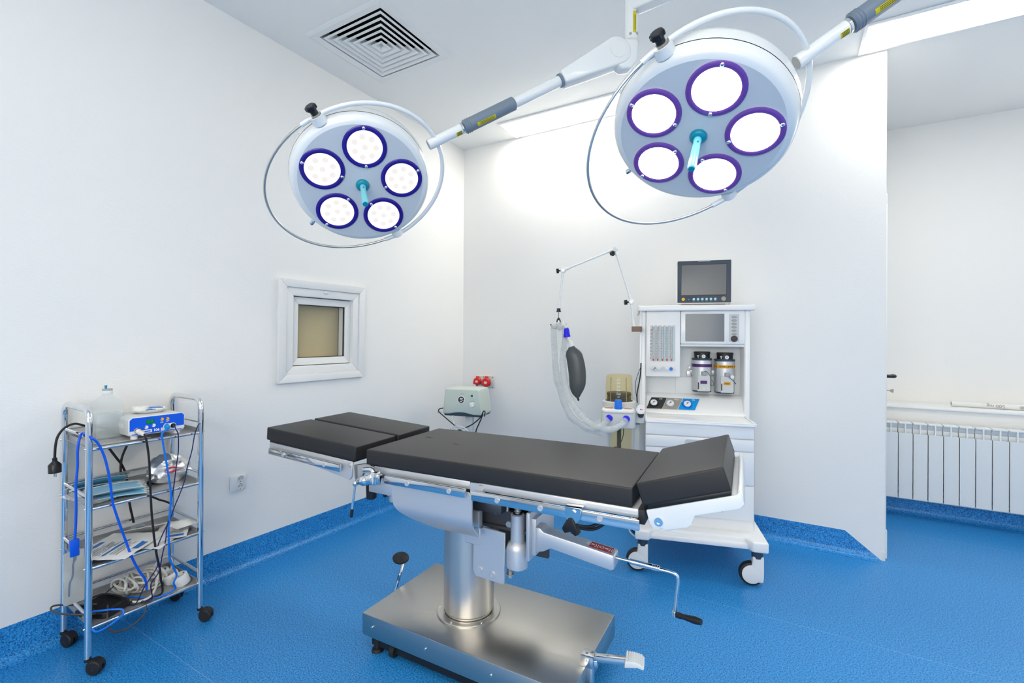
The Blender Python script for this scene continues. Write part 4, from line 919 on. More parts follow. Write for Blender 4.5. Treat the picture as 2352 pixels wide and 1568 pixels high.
m = MB(); m.prism(rrect(-.203, .002, -.028, .10, .022), .836, .858, bev=.008, seg=3); Bq('valve_cover', m, M_PVC)
for x in (-.165, -.062):
    m = MB(); m.lathe([(0, .8595), (.021, .8595), (.024, .857)], DD(x, .046) @ Matrix.Diagonal((1.15, 1, 1, 1)), 24); Bq('valve_window', m, M_ORNG)
m = MB(); m.lathe([(.0, .908), (.0165, .908), (.018, .904), (.0195, .872), (.023, .868), (.023, .858), (0, .858)], DD(-.113, .028), 28)
for k in range(16): m.box((.0182 * math.cos(PI * k / 8) - .113, .0182 * math.sin(PI * k / 8) + .028, .888), (.003, .003, .028))
Bq('pressure_knob', m, M_BLUEK)
for x, z in ((-.160, .806), (-.068, .806)):
    A = frame((x, .018, z), (1, -.25, 0), (.0, .25, 1)); m = MB(); m.lathe([(.0, .018), (.0165, .018), (.0185, .010), (.0185, -.01)], A, 24); Bq('hose_port', m, M_ULTRA)
m = MB(); m.lathe([(0, .60), (.058, .60), (.064, .606), (.066, .752)], DD(-.108, .15), 36); Bq('absorber_canister', m, M_AMBER)
m = MB(); m.cyl((-.112, .13, .60), (-.112, .13, .75), .012); m.tube(crom([(-.085, .10, .75), (-.09, .10, .69), (-.11, .10, .64), (-.12, .10, .622)], 5), .0025, 8); m.sph((-.13, .10, .62), .013, 8, (1.3, 1, 1)); Bq('absorber_rod', m, M_CHAR)
m = MB(); m.lathe([(0, .585), (.068, .585), (.070, .60), (.066, .606), (0, .606)], DD(-.108, .15), 36); Bq('canister_base', m, M_LGREY)
m = MB(); m.cyl((-.168, .10, .755), (-.168, .10, .60), .006); m.tube(crom([(-.175, .085, .735), (-.178, .08, .715), (-.165, .08, .703), (-.152, .08, .712), (-.150, .08, .74)], 5), .003, 8); Bq('drain_hook', m, M_SATIN)
m = MB(); m.bx((-.030, .13, .585), (.002, .17, .76), .004); m.bx((-.03, .14, .76), (.002, .2, .80), .004); m.bx((-.022, .08, .775), (.028, .20, .83), .004); m.cyl((-.1, .25, .80), (.0, .36, .80), .018); Bq('mounting_post', m, M_LGREY)
A = frame((.007, .078, .852), (1, 0, 0), (0, .15, 1)); m = MB(); m.lathe([(.0245, .016), (.0265, .014), (.027, -.012), (0, -.012)], A, 32); gg = Bq('airway_gauge', m, M_SATIN)
m = MB(); m.lathe([(0, .0145), (.0245, .0145)], A, 32); dg_ = Bq('gauge_dial', m, M_WINK, gg)
m = MB(); m.box((.005, 0, .0152), (.014, .0022, .0006), M=A); m.lathe([(0, .0158), (.004, .0158)], A, 12); Bq('gauge_needle', m, M_RED, gg)
m = MB()
for k in range(12): m.box((.0195 * math.cos(PI * k / 6), .0195 * math.sin(PI * k / 6), .0150), (.002, .002, .0005), M=A)
Bq('gauge_marks', m, M_INK, gg)
m = MB(); m.cyl((.007, .072, .825), (.007, .075, .812), .018, .014); Bq('gauge_stem', m, M_NAVY, gg)
m = MB(); m.tube(crom([(-.012, .22, .87), (-.014, .23, .92), (.000, .25, 1.0), (.006, .262, 1.05), (.008, .27, 1.10)], 6), .0035, 8); sc_ = Bq('sensing_cable', m, M_BLKC)
m = MB(); m.tube(crom([(-.012, .235, .87), (-.022, .24, .94), (-.022, .245, .99), (-.008, .25, 1.04), (.004, .262, 1.07)], 6), .0016, 8); Bq('sensing_wire', m, M_NAVYC)

# hose support arm
ha = thing('hose_support_arm', 'jointed white hose support arm on the machine with black star knobs', 'support arm', MM @ V((-.03, .20, 1.29)), AM)
HT = .17
def jn(p): return V((p[0], HT, p[1]))
J2, J1, J0, CLP = jn((-.048, 1.457)), jn((-.142, 1.764)), jn((-.445, 1.651)), jn((-.471, 1.412))
def Hq(name, mb, mat, parent=ha, **k):
    D = Matrix.Translation((.03, -.20, -1.29)); mb.v = [tuple(D @ V(p)) for p in mb.v]; return obj(name, mb, mat, parent, **k)
m = MB(); m.bx((-.046, HT - .02, 1.285), (.005, HT + .03, 1.315), .001); m.bx((.0, HT - .01, 1.285), (.012, .30, 1.315), .002); Hq('mounting_block', m, M_GOLD)
def rod(name, p, q, r=.0058):
    m = MB(); d = (q - p).normalized(); m.cyl(p + d * .02, q - d * .02, r, n=16); m.cyl(p, p + d * .042, .0085, n=16, bev=.002); m.cyl(q - d * .042, q, .0085, n=16, bev=.002); return Hq(name, m, M_LAMPW)
rod('lower_post', V((-.035, HT, 1.312)), J2); rod('arm_segment', J2, J1); rod('arm_segment', J1, J0); rod('arm_segment', J0, CLP)
for j, kn in ((J2, V((-1, -.3, -.1))), (J1, V((-.55, -.5, -1))), (J0, V((-1, -.2, -.1)))):
    m = MB(); m.cyl(j + V((0, -.016, 0)), j + V((0, .016, 0)), .0145, n=24, bev=.002); hb = Hq('joint', m, M_LAMPW)
    m = MB(); m.cyl(j + V((0, -.0165, 0)), j + V((0, -.0185, 0)), .005, n=12); Hq('joint_screw', m, M_CHROME, hb)
    kn.normalize(); A, _ = axis(j + kn * .014, j + kn); m = MB(); m.lathe([(0, 0), (.005, 0), (.005, .012), (.012, .014), (.012, .026), (0, .026)], A, 16)
    for k in range(6): m.cyl((.0105 * math.cos(k * PI / 3), .0105 * math.sin(k * PI / 3), .012), (.0105 * math.cos(k * PI / 3), .0105 * math.sin(k * PI / 3), .027), .0045, n=8, M=A)
    Hq('star_knob', m, M_BLACK, hb)
m = MB(); m.cyl(CLP + V((0, 0, .012)), CLP + V((0, 0, -.006)), .0115, n=16, bev=.002); m.cyl(CLP + V((0, 0, -.004)), CLP + V((0, 0, -.010)), .014, n=16); m.cyl(CLP + V((0, 0, -.01)), CLP + V((0, 0, -.052)), .0016, n=8)
m.tube(crom([CLP + V(q) for q in ((0, 0, -.046), (-.010, 0, -.066), (-.011, 0, -.084), (0, 0, -.094), (.011, 0, -.084), (.010, 0, -.066))], 5, True), .0042, 8, closed=True); m.sph(CLP + V((0, 0, -.052)), .008, 8); Hq('hanger_hook', m, M_BLACK)
m = MB()
for sx in (-1, 1): m.tube(crom([CLP + V(q) for q in ((0, 0, -.094), (.020 * sx, -.01, -.110), (.038 * sx, -.012, -.100), (.046 * sx, -.012, -.082))], 5), .0035, 8)
Hq('hose_cradle', m, M_BLACK)

# corrugated breathing hoses in a clear wrap, and the bag
def hose(name, label, pts, r):
    Pp = [MM @ V(p) for p in pts]; path = crom(Pp, 18); n = len(path)
    # even spacing, two samples per corrugation
    L = [0]
    for i in range(1, n): L.append(L[-1] + (path[i] - path[i - 1]).length)
    k = int(L[-1] / .0032); out = []; j = 0
    for i in range(k + 1):
        s = L[-1] * i / k
        while j < n - 2 and L[j + 1] < s: j += 1
        f = (s - L[j]) / max(1e-9, L[j + 1] - L[j]); out.append(path[j].lerp(path[j + 1], min(1, f)))
    m = MB(); m.tube(out, r, 14, rf=lambda t: r * (1 + (.14 if int(round(t * k)) % 2 else -.02)))
    return lone(name, m, M_HOSE, label, 'breathing hose', 'breathing hoses of the anaesthesia machine', smooth=70)
hose('breathing_hose', 'clear corrugated breathing hose to the bellows port nearer the hanging bag', [(-.452, .160, 1.30), (-.492, .150, 1.325), (-.497, .148, 1.27), (-.492, .145, 1.20), (-.486, .14, 1.11), (-.468, .13, 1.00), (-.430, .11, .88), (-.375, .085, .79), (-.29, .055, .745), (-.215, -.01, .755), (-.163, -.004, .806)], .0165)
hose('breathing_hose', 'clear corrugated breathing hose to the bellows port nearer the drawers', [(-.470, .165, 1.305), (-.444, .160, 1.327), (-.430, .158, 1.27), (-.434, .15, 1.19), (-.440, .13, 1.10), (-.425, .11, 1.00), (-.390, .085, .90), (-.325, .055, .815), (-.25, .02, .762), (-.16, -.03, .752), (-.105, -.03, .775), (-.070, -.006, .806)], .0165)
wr = MB(); Wp = [MM @ V(p) for p in [(-.464, .150, 1.325), (-.462, .147, 1.22), (-.461, .136, 1.11), (-.446, .118, 1.00), (-.410, .095, .89), (-.350, .068, .80), (-.27, .038, .753), (-.20, .02, .752)]]
wr.tube(crom(Wp, 8), .048, 22, caps=False, rf=lambda t: .040 + .005 * math.sin(t * 21) + .003 * math.sin(t * 47)); lone('hose_wrap', wr, M_SLEEV, 'crinkled clear plastic sleeve around the hanging breathing hoses', 'plastic sleeve')
bg = thing('breathing_bag', 'dark grey rubber breathing bag hanging beside the clear hoses', 'breathing bag', MM @ V((-.36, .15, .90)), AM)
D = Matrix.Translation((.36, -.15, -.90))
A = frame((-.396, .15, 1.222), (.94, 0, .12), (0, 1, 0)); 
ax = (V((-.352, .15, .892)) - V((-.392, .15, 1.205))); F3 = Matrix.Translation((-.392, .15, 1.205)) @ ax.to_track_quat('Z', 'Y').to_matrix().to_4x4()
Lb = ax.length; side = F3.to_3x3() @ V((1, 0, 0))
def bagr(t):
    if t < .04: return .016
    if t < .20: return .016 + (.049 - .016) * math.sin((t - .04) / .16 * PI / 2) ** .9
    if t < .70: return .049 + .002 * math.sin((t - .2) / .5 * PI)
    return .006 + (.049 - .006) * max(0, math.cos((t - .70) / .30 * PI / 2)) ** .85
m = MB(); vs = []; K, NN = 36, 32
for i in range(K + 1):
    t = i / K; c = V((-.392, .15, 1.205)) + ax * t + V((.016 * math.sin(PI * min(1, t * 1.1)), 0, 0)); r = bagr(t)
    for j in range(NN):
        a = 2 * PI * j / NN; vs.append(c + V((r * math.cos(a), r * .55 * math.sin(a), r * math.cos(a) * .12)))
fs = [(i * NN + j, i * NN + (j + 1) % NN, (i + 1) * NN + (j + 1) % NN, (i + 1) * NN + j) for i in range(K) for j in range(NN)] + [tuple(range(NN))[::-1], tuple(K * NN + j for j in range(NN))]
m.add(vs, fs, D); obj('bag', m, M_BAGR, bg, smooth=60)
m = MB(); m.tube([V((-.352, .15, .895)), V((-.346, .15, .878))], .0055, 10, D); obj('bag_tip', m, M_RUB, bg)
m = MB(); m.cyl((-.388, .15, 1.195), (-.398, .15, 1.222), .0165, .0145, M=D, bev=.002); m.cyl((-.396, .15, 1.218), (-.400, .15, 1.232), .0125, M=D); m.cyl((-.399, .15, 1.228), (-.432, .155, 1.252), .0085, M=D); obj('bag_neck', m, M_PVC, bg)
m = MB(); m.lathe([(0, -.002), (.019, 0), (.0205, .006), (.0185, .012), (.016, .045), (.013, .052), (0, .052)], D @ frame((-.414, .13, 1.252), (1, 0, .08), (0, 1, 0)) , 24); obj('cap', m, M_ULTRA, bg)
m = MB(); m.cyl((-.416, .13, 1.30), (-.432, .14, 1.318), .0125, .011, M=D); m.cyl((-.432, .15, 1.255), (-.44, .15, 1.275), .010, .008, M=D); obj('elbow', m, M_HOSE, bg)

# ================================================================== suction unit on its stand in the corner
SA = math.radians(13); sp0 = (.437, -.61, 0); su = thing('suction_pump', 'pale green suction pump on a white stand in the room corner', 'suction pump', sp0, SA)
m = MB()
F = frame((0, 0, 0), (1, 0, 0), (0, 0, 1))
front = [(-.150, .695), (-.132, .862), (-.122, .874), (.128, .874), (.138, .862), (.162, .695), (.155, .688), (.09, .688)] + [(.09 - .19 * i / 8, .688 + .014 * math.sin(PI * i / 8)) for i in range(1, 8)] + [(-.105, .688), (-.145, .688)]
m.prism(front, -.20, .0, F, .010, 3); obj('case', m, M_MINT, su)
m = MB(); m.prism([(-.135, .676), (.150, .676), (.152, .690)] + [(.09 - .19 * i / 8, .690 + .014 * math.sin(PI * i / 8)) for i in range(0, 9)] + [(-.137, .690)], -.19, -.004, F, .002, 1); obj('foot_tray', m, M_NAVY, su)
A = frame((.0, -.0, .796), (1, 0, 0), (0, .08, 1)); m = MB(); m.lathe([(.0235, .004), (.029, .003), (.030, 0)], A, 36); gz = obj('gauge_rim', m, M_WHITEM, su)
m = MB(); m.lathe([(0, .003), (.0235, .003)], A, 32); obj('gauge_dial', m, M_CHAR, gz)
m = MB(); m.box((.002, .009, .0036), (.022, .006, .0006), M=A); m.box((.004, .001, .0036), (.030, .003, .0006), M=A @ Matrix.Rotation(-.35, 4, 'Z')); m.box((-.002, -.012, .0036), (.016, .006, .0006), M=A); obj('gauge_needle', m, M_WINK, gz)
m = MB(); m.prism(rrect(.070, .816, .095, .840, .003), 0, .002, F); sw = obj('switch_plate', m, M_WHITEM, su); m = MB(); m.prism(rrect(.074, .820, .091, .836, .002), 0, .005, F, .001, 1); obj('power_switch', m, M_GREEN, sw)
A = frame((.086, -.0, .762), (1, 0, 0), (0, .05, 1)); m = MB(); m.lathe([(0, .014), (.016, .014), (.019, .010), (.021, 0)], A, 28); m.box((0, 0, .017), (.036, .008, .008), .002, M=A @ Matrix.Rotation(-.75, 4, 'Z')); obj('vacuum_knob', m, M_WHITEM, su)
m = MB(); m.bx((-.008, -.0012, .835), (.018, 0, .838)); m.bx((.072, -.0012, .787), (.104, 0, .790)); m.bx((.084, -.0012, .845), (.088, 0, .848)); m.bx((.082, -.0012, .806), (.086, 0, .811)); obj('fine_print', m, M_INKG, su)
m = MB(); m.bx((-.005, .08, .06), (.055, .12, .68), .006); obj('stand_column', m, M_WHITEM, su)
m = MB(); m.bx((-.14, -.02, .05), (.19, .22, .075), .01); obj('stand_base', m, M_WHITEM, su)
for x in (-.12, .17):
    for y in (.0, .20): mm_ = MB(); mm_.cyl((x - .01, y, .025), (x + .01, y, .025), .025, bev=.003); mm_.bx((x - .008, y - .01, .03), (x + .008, y + .01, .055)); obj('caster', mm_, M_RUB, su)
m = MB()
m.tube(crom([(-.150, .01, .727), (-.163, -.02, .724), (-.166, -.03, .712), (-.155, -.03, .698), (-.12, -.03, .672), (-.04, -.03, .615), (.02, -.03, .575), (.05, -.02, .55)], 6), .0042, 8)
m.tube(crom([(.19, -.03, .690), (.195, -.03, .72), (.188, -.03, .728), (.178, -.03, .718), (.16, -.03, .682), (.10, -.03, .63), (.04, -.03, .60), (-.02, -.03, .575), (-.06, -.02, .55)], 6), .0042, 8)
m.tube(crom([(.176, -.025, .712), (.165, -.025, .675), (.145, -.025, .63), (.125, -.025, .58), (.12, -.02, .50)], 6), .0042, 8); obj('wound_mains_cable', m, M_BLKC, su)
m = MB(); m.tube(crom([(.16, .0, .700), (.185, -.02, .695), (.20, -.03, .708)], 5), .003, 8); m.tube(crom([(-.15, .0, .70), (-.168, -.02, .698), (-.175, -.03, .704)], 5), .003, 8); obj('cable_hook', m, M_CHROME, su)
m = MB(); m.tube(crom([(-.055, -.01, .680), (-.058, -.02, .655), (-.045, -.025, .625), (-.03, -.02, .60)], 5), .007, 10); m.tube(crom([(-.09, -.04, .54), (-.05, -.045, .598), (.0, -.045, .612), (.05, -.045, .60), (.09, -.04, .56)], 6), .007, 10); m.tube(crom([(-.075, -.04, .53), (-.045, -.05, .585), (.0, -.05, .598), (.04, -.05, .588), (.08, -.04, .54)], 6), .007, 10); obj('suction_tube', m, M_HOSE, su)
# ================================================================== chrome trolley
X0, X1, Y0, Y1 = -.034, .258, -2.655, -2.272
ct = thing('utility_trolley', 'narrow chrome trolley with four mesh shelves against the left wall', 'trolley', (.13, -2.463, 0))
W = dict(world=True)
def shear(m): m.v = [(p[0], p[1] + .055 * (.258 - p[0]), p[2]) for p in m.v]; return m      # trolley stands slightly askew to the wall
for y, nm in ((Y0, 'l'), (Y1, 'r')):
    m = MB(); r = .045
    path = [V((X0, y, .060)), V((X0, y, .90))] + [V((X0 + r - r * math.cos(a), y, .972 - r + r * math.sin(a))) for a in [PI / 2 * i / 8 for i in range(9)]] + [V((X1 - r + r * math.sin(a), y, .972 - r + r * math.cos(a))) for a in [PI / 2 * i / 8 for i in range(9)]] + [V((X1, y, .90)), V((X1, y, .060))]
    m.tube(path, .0118, 18); obj('end_frame', shear(m), M_CHROME, ct, **W)
SH = [.825, .604, .385, .165]
for z in SH:
    m = MB(); m.tube([(X1, Y0, z), (X1, Y1, z)], .0065, 12); m.tube([(X0, Y0, z + .004), (X0, Y1, z + .004)], .0055, 12); m.tube([(X0, Y0, z + .046), (X0, Y1, z + .046)], .0055, 12)
    for y in (Y0, Y1): m.tube([(X0, y, z + .046), (X1, y, z + .046)], .0062, 12)
    sf = obj('shelf_rail', shear(m), M_CHROME, ct, **W)
    m = MB(); m.bx((X0 + .004, Y0 + .004, z), (X1 - .004, Y1 - .004, z + .003)); m.bx((X0 + .004, Y0 + .006, z), (X0 + .007, Y1 - .006, z + .02))
    for y in (Y0 + .011, Y1 - .011): m.bx((X0 + .008, y - .0012, z - .004), (X1 - .008, y + .0012, z + .022))
    obj('mesh_tray', shear(m), M_TRAY, ct, **W)
    m = MB()
    for x in (X0, X1):
        for y, s in ((Y0, -1), (Y1, 1)): m.sph((x, y + s * .012, z + .004), .004, 6)
    obj('shelf_screw', shear(m), M_CHROME, ct, **W)
def cart_caster(x, y, ang, lab=None):
    T = Matrix.Translation((x, y, 0)) @ Matrix.Rotation(ang, 4, 'Z'); m = MB(); A = T @ frame((.027, 0, .0275), (1, 0, 0), (0, 0, 1))
    for s in (-1, 1): m.lathe([(0, .004 * s), (.0255, .004 * s), (.0255, .014 * s), (.022, .017 * s), (.007, .0175 * s), (.006, .0165 * s), (0, .0165 * s)], A, 32)
    m.lathe([(.020, -.0135), (.0285, -.0125), (.0285, .0125), (.020, .0135)], A, 24, .35, 2.8); m.cyl((0, 0, .048), (0, 0, .0605), .0112, M=T); m.box((.010, 0, .050), (.030, .016, .010), .003, M=T); obj('caster', shear(m), M_RUB, ct, **W)
cart_caster(X1, Y0, .70); cart_caster(X1, Y1, .65); cart_caster(X0, Y0, .45); cart_caster(X0, Y1, .6)

# ------------------------------------------------ top shelf
bt = thing('saline_bottle', 'half full translucent bottle with a green spike on top shelf', 'bottle', (.10, -2.548, .832))
def rsq(hx, hy, r, z, n=6): return [(p[0], p[1], z) for p in rrect(-hx, -hy, hx, hy, r, n)]
def loft(m, rings, M=None, caps=(1, 1)):
    n = len(rings[0]); vs = [p for r in rings for p in r]; fs = [(j * n + i, j * n + (i + 1) % n, (j + 1) * n + (i + 1) % n, (j + 1) * n + i) for j in range(len(rings) - 1) for i in range(n)]
    if caps[0]: fs.append(tuple(range(n))[::-1])
    if caps[1]: fs.append(tuple((len(rings) - 1) * n + i for i in range(n)))
    m.add(vs, fs, M)
TB = Matrix.Translation((.10, -2.548, .834)); m = MB()
loft(m, [rsq(.036, .044, .012, 0), rsq(.038, .046, .014, .005), rsq(.038, .046, .014, .128), rsq(.036, .044, .020, .146), rsq(.027, .032, .024, .160), rsq(.0165, .0165, .0164, .172), rsq(.0155, .0155, .0154, .186)], TB); obj('bottle', m, M_BOTTLE, bt, **W)
m = MB(); loft(m, [rsq(.034, .042, .012, .004), rsq(.036, .044, .013, .010), rsq(.036, .044, .013, .100)], TB); obj('saline', m, M_WATER, bt, **W)
m = MB(); m.lathe([(.0165, .176), (.0175, .178), (.0175, .190), (.016, .193), (0, .193)], TB, 28); obj('collar', m, M_WHITEM, bt, **W)
m = MB(); m.lathe([(0, .198), (.016, .198), (.017, .196), (.017, .191), (0, .191)], TB, 28); obj('stopper', m, M_GREY, bt, **W)
m = MB(); m.cyl((.100, -2.553, 1.031), (.100, -2.553, 1.046), .0035, .0048, n=14); obj('spike', m, M_TEAL, bt, **W)
def crumple(amp, sc, seed):
    o = V((seed * 3.1, seed * 1.7, seed))
    return lambda p: amp * (noise.noise(V(p) * sc + o) + .5 * noise.noise(V(p) * sc * 2.3 + o))
f = crumple(.006, 22, 1)
m = MB(); m.grid(16, 20, lambda u, v: (.035 + .20 * u, -2.635 + .165 * v + .02 * u, .8325 + abs(f((u * .2, v * .2, 0))) * .9 * (1 if u < .95 else .2)), .0006); lone('plastic_wrapper', m, M_FILM, 'crumpled clear wrapper under the saline bottle', 'wrapper')

G0 = (.135, -2.424, .831); gn = thing('electrosurgical_generator', 'blue fronted electrosurgical unit with green display on top shelf', 'generator', G0, math.radians(-2))
GX = frame((.100, 0, 0), (0, 1, 0), (0, 0, 1))            # front face: local x -> room y, local y -> z, outwards -> +x
m = MB(); m.prism([(-.097, .018), (.097, .018), (.097, .080), (.090, .089), (-.090, .089), (-.097, .080)], -.200, 0, GX, .002, 2); obj('case', m, M_LGREY, gn)
m = MB(); m.prism([(-.098, .026), (-.088, .017), (.088, .017), (.098, .026), (.098, .080), (.088, .090), (-.088, .090), (-.098, .080)], -.006, .003, GX, .001, 1); fr = obj('front_frame', m, M_PVC, gn)
m = MB(); m.prism([(-.0955, .036), (.0955, .036), (.0955, .079), (.087, .0875), (-.087, .0875), (-.0955, .079)], .003, .0038, GX); m.prism([(-.090, .0215), (-.086, .0195), (.084, .0195), (.091, .0225), (-.088, .0235)], .003, .0038, GX); m.prism([(-.020, .0235), (.010, .0235), (.010, .0365), (-.020, .0365)], .003, .0038, GX); bp = obj('blue_panel', m, M_BLUE, gn)
m = MB(); m.prism(rrect(-.041, .058, -.012, .076, .001), .0038, .0043, GX); dp = obj('display', m, M_GREEN, bp)
m = MB(); text(m, '8.8', .0155, GX @ Matrix.Translation((-.0265, .067, .0046)), depth=.0002); obj('digits', m, M_DIG, dp)
def pac(x, y, mat, nm):
    m = MB(); m.prism([(x, y)] + [(x + .0066 * math.cos(a), y + .0066 * math.sin(a)) for a in [3.35 + 5.3 * i / 20 for i in range(21)]], .0038, .0055, GX); return obj(nm, m, mat, bp)
pac(.014, .071, M_ORANGE, 'mode_button'); pac(.034, .070, M_ORANGE, 'mode_button'); pac(-.040, .046, M_WINK, 'level_button'); pac(-.015, .050, M_WINK, 'level_button')
m = MB(); text(m, '106', .0145, GX @ Matrix.Translation((-.005, .030, .0042)), depth=.0003, bold=.0005)
for x, y, w in ((.014, .060, .011), (.014, .0565, .011), (.034, .061, .014), (.034, .0575, .006), (.026, .052, .006), (.052, .050, .012)): m.box((x, y, .0041), (w, .0012, .0004), M=GX)
obj('lettering', m, M_WINK, bp)
m = MB(); m.prism(rrect(-.048, .0255, -.022, .0345, .001), .0038, .0044, GX); obj('type_plate', m, M_PVC, fr); m = MB(); m.prism(rrect(-.046, .0275, -.026, .032, .0005), .0044, .0048, GX); obj('type_bar', m, M_BLUE, fr)
m = MB(); m.prism(rrect(.018, .028, .066, .050, .0109, 8), .0038, .0065, GX, .0008, 1); jp = obj('jack_plate', m, M_PVC, gn)
for x in (.030, .054):
    m = MB(); m.lathe([(.0, .0067), (.0085, .0067), (.0095, .0072), (.0095, .0062)], GX @ Matrix.Translation((x, .039, 0)), 24); obj('jack', m, M_BLACK, jp)
m = MB(); m.lathe([(.011, .003), (.0115, .010), (.0115, .004)], GX @ Matrix.Translation((-.070, .036, 0)), 24); A = GX @ frame((-.070, .036, .004), (1, 0, -.35), (0, 1, .45)); m.lathe([(0, 0), (.0095, 0), (.0095, .008), (.0082, .010), (.0095, .012), (.0095, .02), (.0075, .022), (.0065, .034), (.004, .038), (0, .038)], A, 20); obj('mains_connector', m, M_BEIGE, gn)
m = MB(); A = GX @ frame((.030, .039, .005), (1, 0, 0), (0, 1, .35)); m.lathe([(0, 0), (.0085, 0), (.009, .010), (.006, .018), (0, .019)], A, 18); obj('blue_plug', m, M_SKY, gn)
m = MB(); A = GX @ frame((.054, .039, .005), (1, 0, 0), (0, 1, .2)); m.lathe([(0, 0), (.0045, 0), (.004, .012), (0, .012)], A, 14); obj('navy_plug', m, M_NAVY, gn)
m = MB()
for x in (-.085, .085):
    for y in (-.075, .075): m.cyl((x, y, .001), (x, y, .019), .012, n=18, bev=.002)
obj('foot', m, M_PVC, gn)
m = MB()
for i in range(9): m.bx((-.06 + .012 * i, -.0978, .045), (-.055 + .012 * i, -.0972, .062))
obj('side_lettering', m, M_PVC, gn)
# small tray with dressing and packets on the generator
tr = thing('instrument_tray', 'small white oval tray on top of the blue fronted unit', 'tray', (.125, -2.41, .921), math.radians(0))
m = MB(); rr = lambda a, b, z: [(a * math.cos(t), b * math.sin(t) * (1 + .12 * math.cos(2 * t)), z) for t in [2 * PI * i / 40 for i in range(40)]]
loft(m, [rr(.034, .050, .0), rr(.042, .060, .006), rr(.046, .066, .011), rr(.047, .067, .0115), rr(.045, .064, .0115), rr(.040, .057, .006), rr(.034, .050, .003)]); obj('tray', m, M_PVC, tr)
m = MB(); m.lathe([(.008, 0), (.027, 0), (.028, .002), (.028, .020), (.027, .022), (.008, .022), (.008, 0)], Matrix.Translation((.112, -2.440, .9255)), 32); lone('tape_roll', m, M_PAPER, 'white round roll of tape in the small oval tray', 'tape')
def packet(name, x, y, z, w, h, rot, tilt, mat, label, cat, seed=0, group=None, pr=None, prmat=None):
    f = crumple(.004, 14, seed); T = Matrix.Translation((x, y, z)) @ Matrix.Rotation(rot, 4, 'Z') @ Matrix.Rotation(tilt, 4, 'X')
    fn = lambda u, v, dz=0: (w * (u - .5), h * (v - .5), .003 + abs(f((u * w * 4, v * h * 4, 0))) + .004 * math.sin(PI * u) * math.sin(PI * v) + dz)
    t = thing(name, label, cat, (x, y, z), 0, group); m = MB(); m.grid(16, 16, fn, .0012, T); obj('wrapping', m, mat, t, True, smooth=60)
    if pr:
        m = MB(); k2 = MB()
        for (u0, v0, u1, v1, kind) in pr: (m if kind else k2).grid(6, 4, lambda u, v: fn(u0 + (u1 - u0) * u, v0 + (v1 - v0) * v, .0014), M=T)
        if m.v: obj('blue_print', m, M_BLUEP, t, True)
        if k2.v: obj('small_print', k2, M_INKG, t, True)
    return t
packet('syringe_packet', .132, -2.392, .934, .066, .026, 1.2, .25, M_PAPER, 'small white and blue packet leaning in the oval tray', 'packet', 3, None, [(.1, .2, .9, .4, 1), (.15, .6, .8, .75, 1)])
packet('blade_packet', .156, -2.42, .931, .036, .007, 1.35, .1, M_BLUEP, 'narrow blue foil packet in front of the white packet in the tray', 'packet', 5)

# ------------------------------------------------ second shelf: masks in wrappers, foil bag
def mask(i, x, y, z, rot, tilt):
    T = Matrix.Translation((x, y, z)) @ Matrix.Rotation(rot, 4, 'Z') @ Matrix.Rotation(tilt, 4, 'X')
    t = thing('surgical_mask', MASKLAB[i], 'face mask', (x, y, z), 0, 'surgical masks on the second shelf')
    fn = lambda u, v, a=0: (.172 * (u - .5), .088 * (v - .5), .006 + .003 * (((v * 4) % 1) ** 2) + .005 * math.sin(PI * u) + a)
    m = MB(); m.grid(10, 25, fn, .001, T); obj('pleated_panel', m, M_MASK, t, True)
    m = MB()
    for u0, u1, v0, v1 in ((0, .05, 0, 1), (.95, 1, 0, 1), (0, 1, 0, .06), (0, 1, .94, 1)): m.grid(8, 8, lambda u, v: fn(u0 + (u1 - u0) * u, v0 + (v1 - v0) * v, .0014), .0006, T)
    obj('white_edge', m, M_PAPER, t, True)
    m = MB()
    for s in (-1, 1): m.tube([T @ V(p) for p in crom([(.084 * s, -.04, .008), (.098 * s, -.02, .006), (.070 * s, .0, .010), (.098 * s, .02, .006), (.084 * s, .04, .008)], 5)], .0012, 6)
    obj('ear_loop', m, M_PAPER, t, True)
MASKLAB = ['light blue surgical mask lying lowest, nearest the second shelf front rail', 'light blue surgical mask slanting across the middle of the mask pile',
 'light blue surgical mask propped against the printed wrapper behind the pile', 'light blue surgical mask on top of the pile, partly under the hanging blue cable',
 'light blue surgical mask second from the back, showing only its bright lower edge', 'light blue surgical mask half hidden under the topmost one']
mask(0, .180, -2.535, .609, 1.22, .02); mask(1, .110, -2.545, .614, 1.12, -.16); mask(2, .020, -2.545, .634, 1.40, -.45); mask(4, .062, -2.550, .626, 1.30, -.30); mask(5, .135, -2.555, .622, 1.30, -.10); mask(3, .165, -2.545, .632, 1.36, .06)
packet('mask_sleeve', .175, -2.545, .640, .19, .11, 1.30, .05, M_WRAP, 'clear sleeve lying over the topmost face mask', 'wrapper', 27)
packet('mask_wrapper', -.005, -2.54, .640, .20, .10, 1.45, -.55, M_FILM, 'clear printed wrapper standing behind the face masks', 'wrapper', 7, None, [(.1 + .085 * i, .55 - .02 * i, .13 + .085 * i, .80 - .02 * i, 0) for i in range(9)])
packet('mask_sleeve', .120, -2.615, .612, .22, .085, .1, 0.05, M_FILM, 'flat clear sleeve at the post end of second shelf', 'wrapper', 9)
fo = thing('foil_bag', 'crumpled silver foil bag with a red mark standing on second shelf', 'bag', (.12, -2.345, .608))
f = crumple(.020, 26, 11)
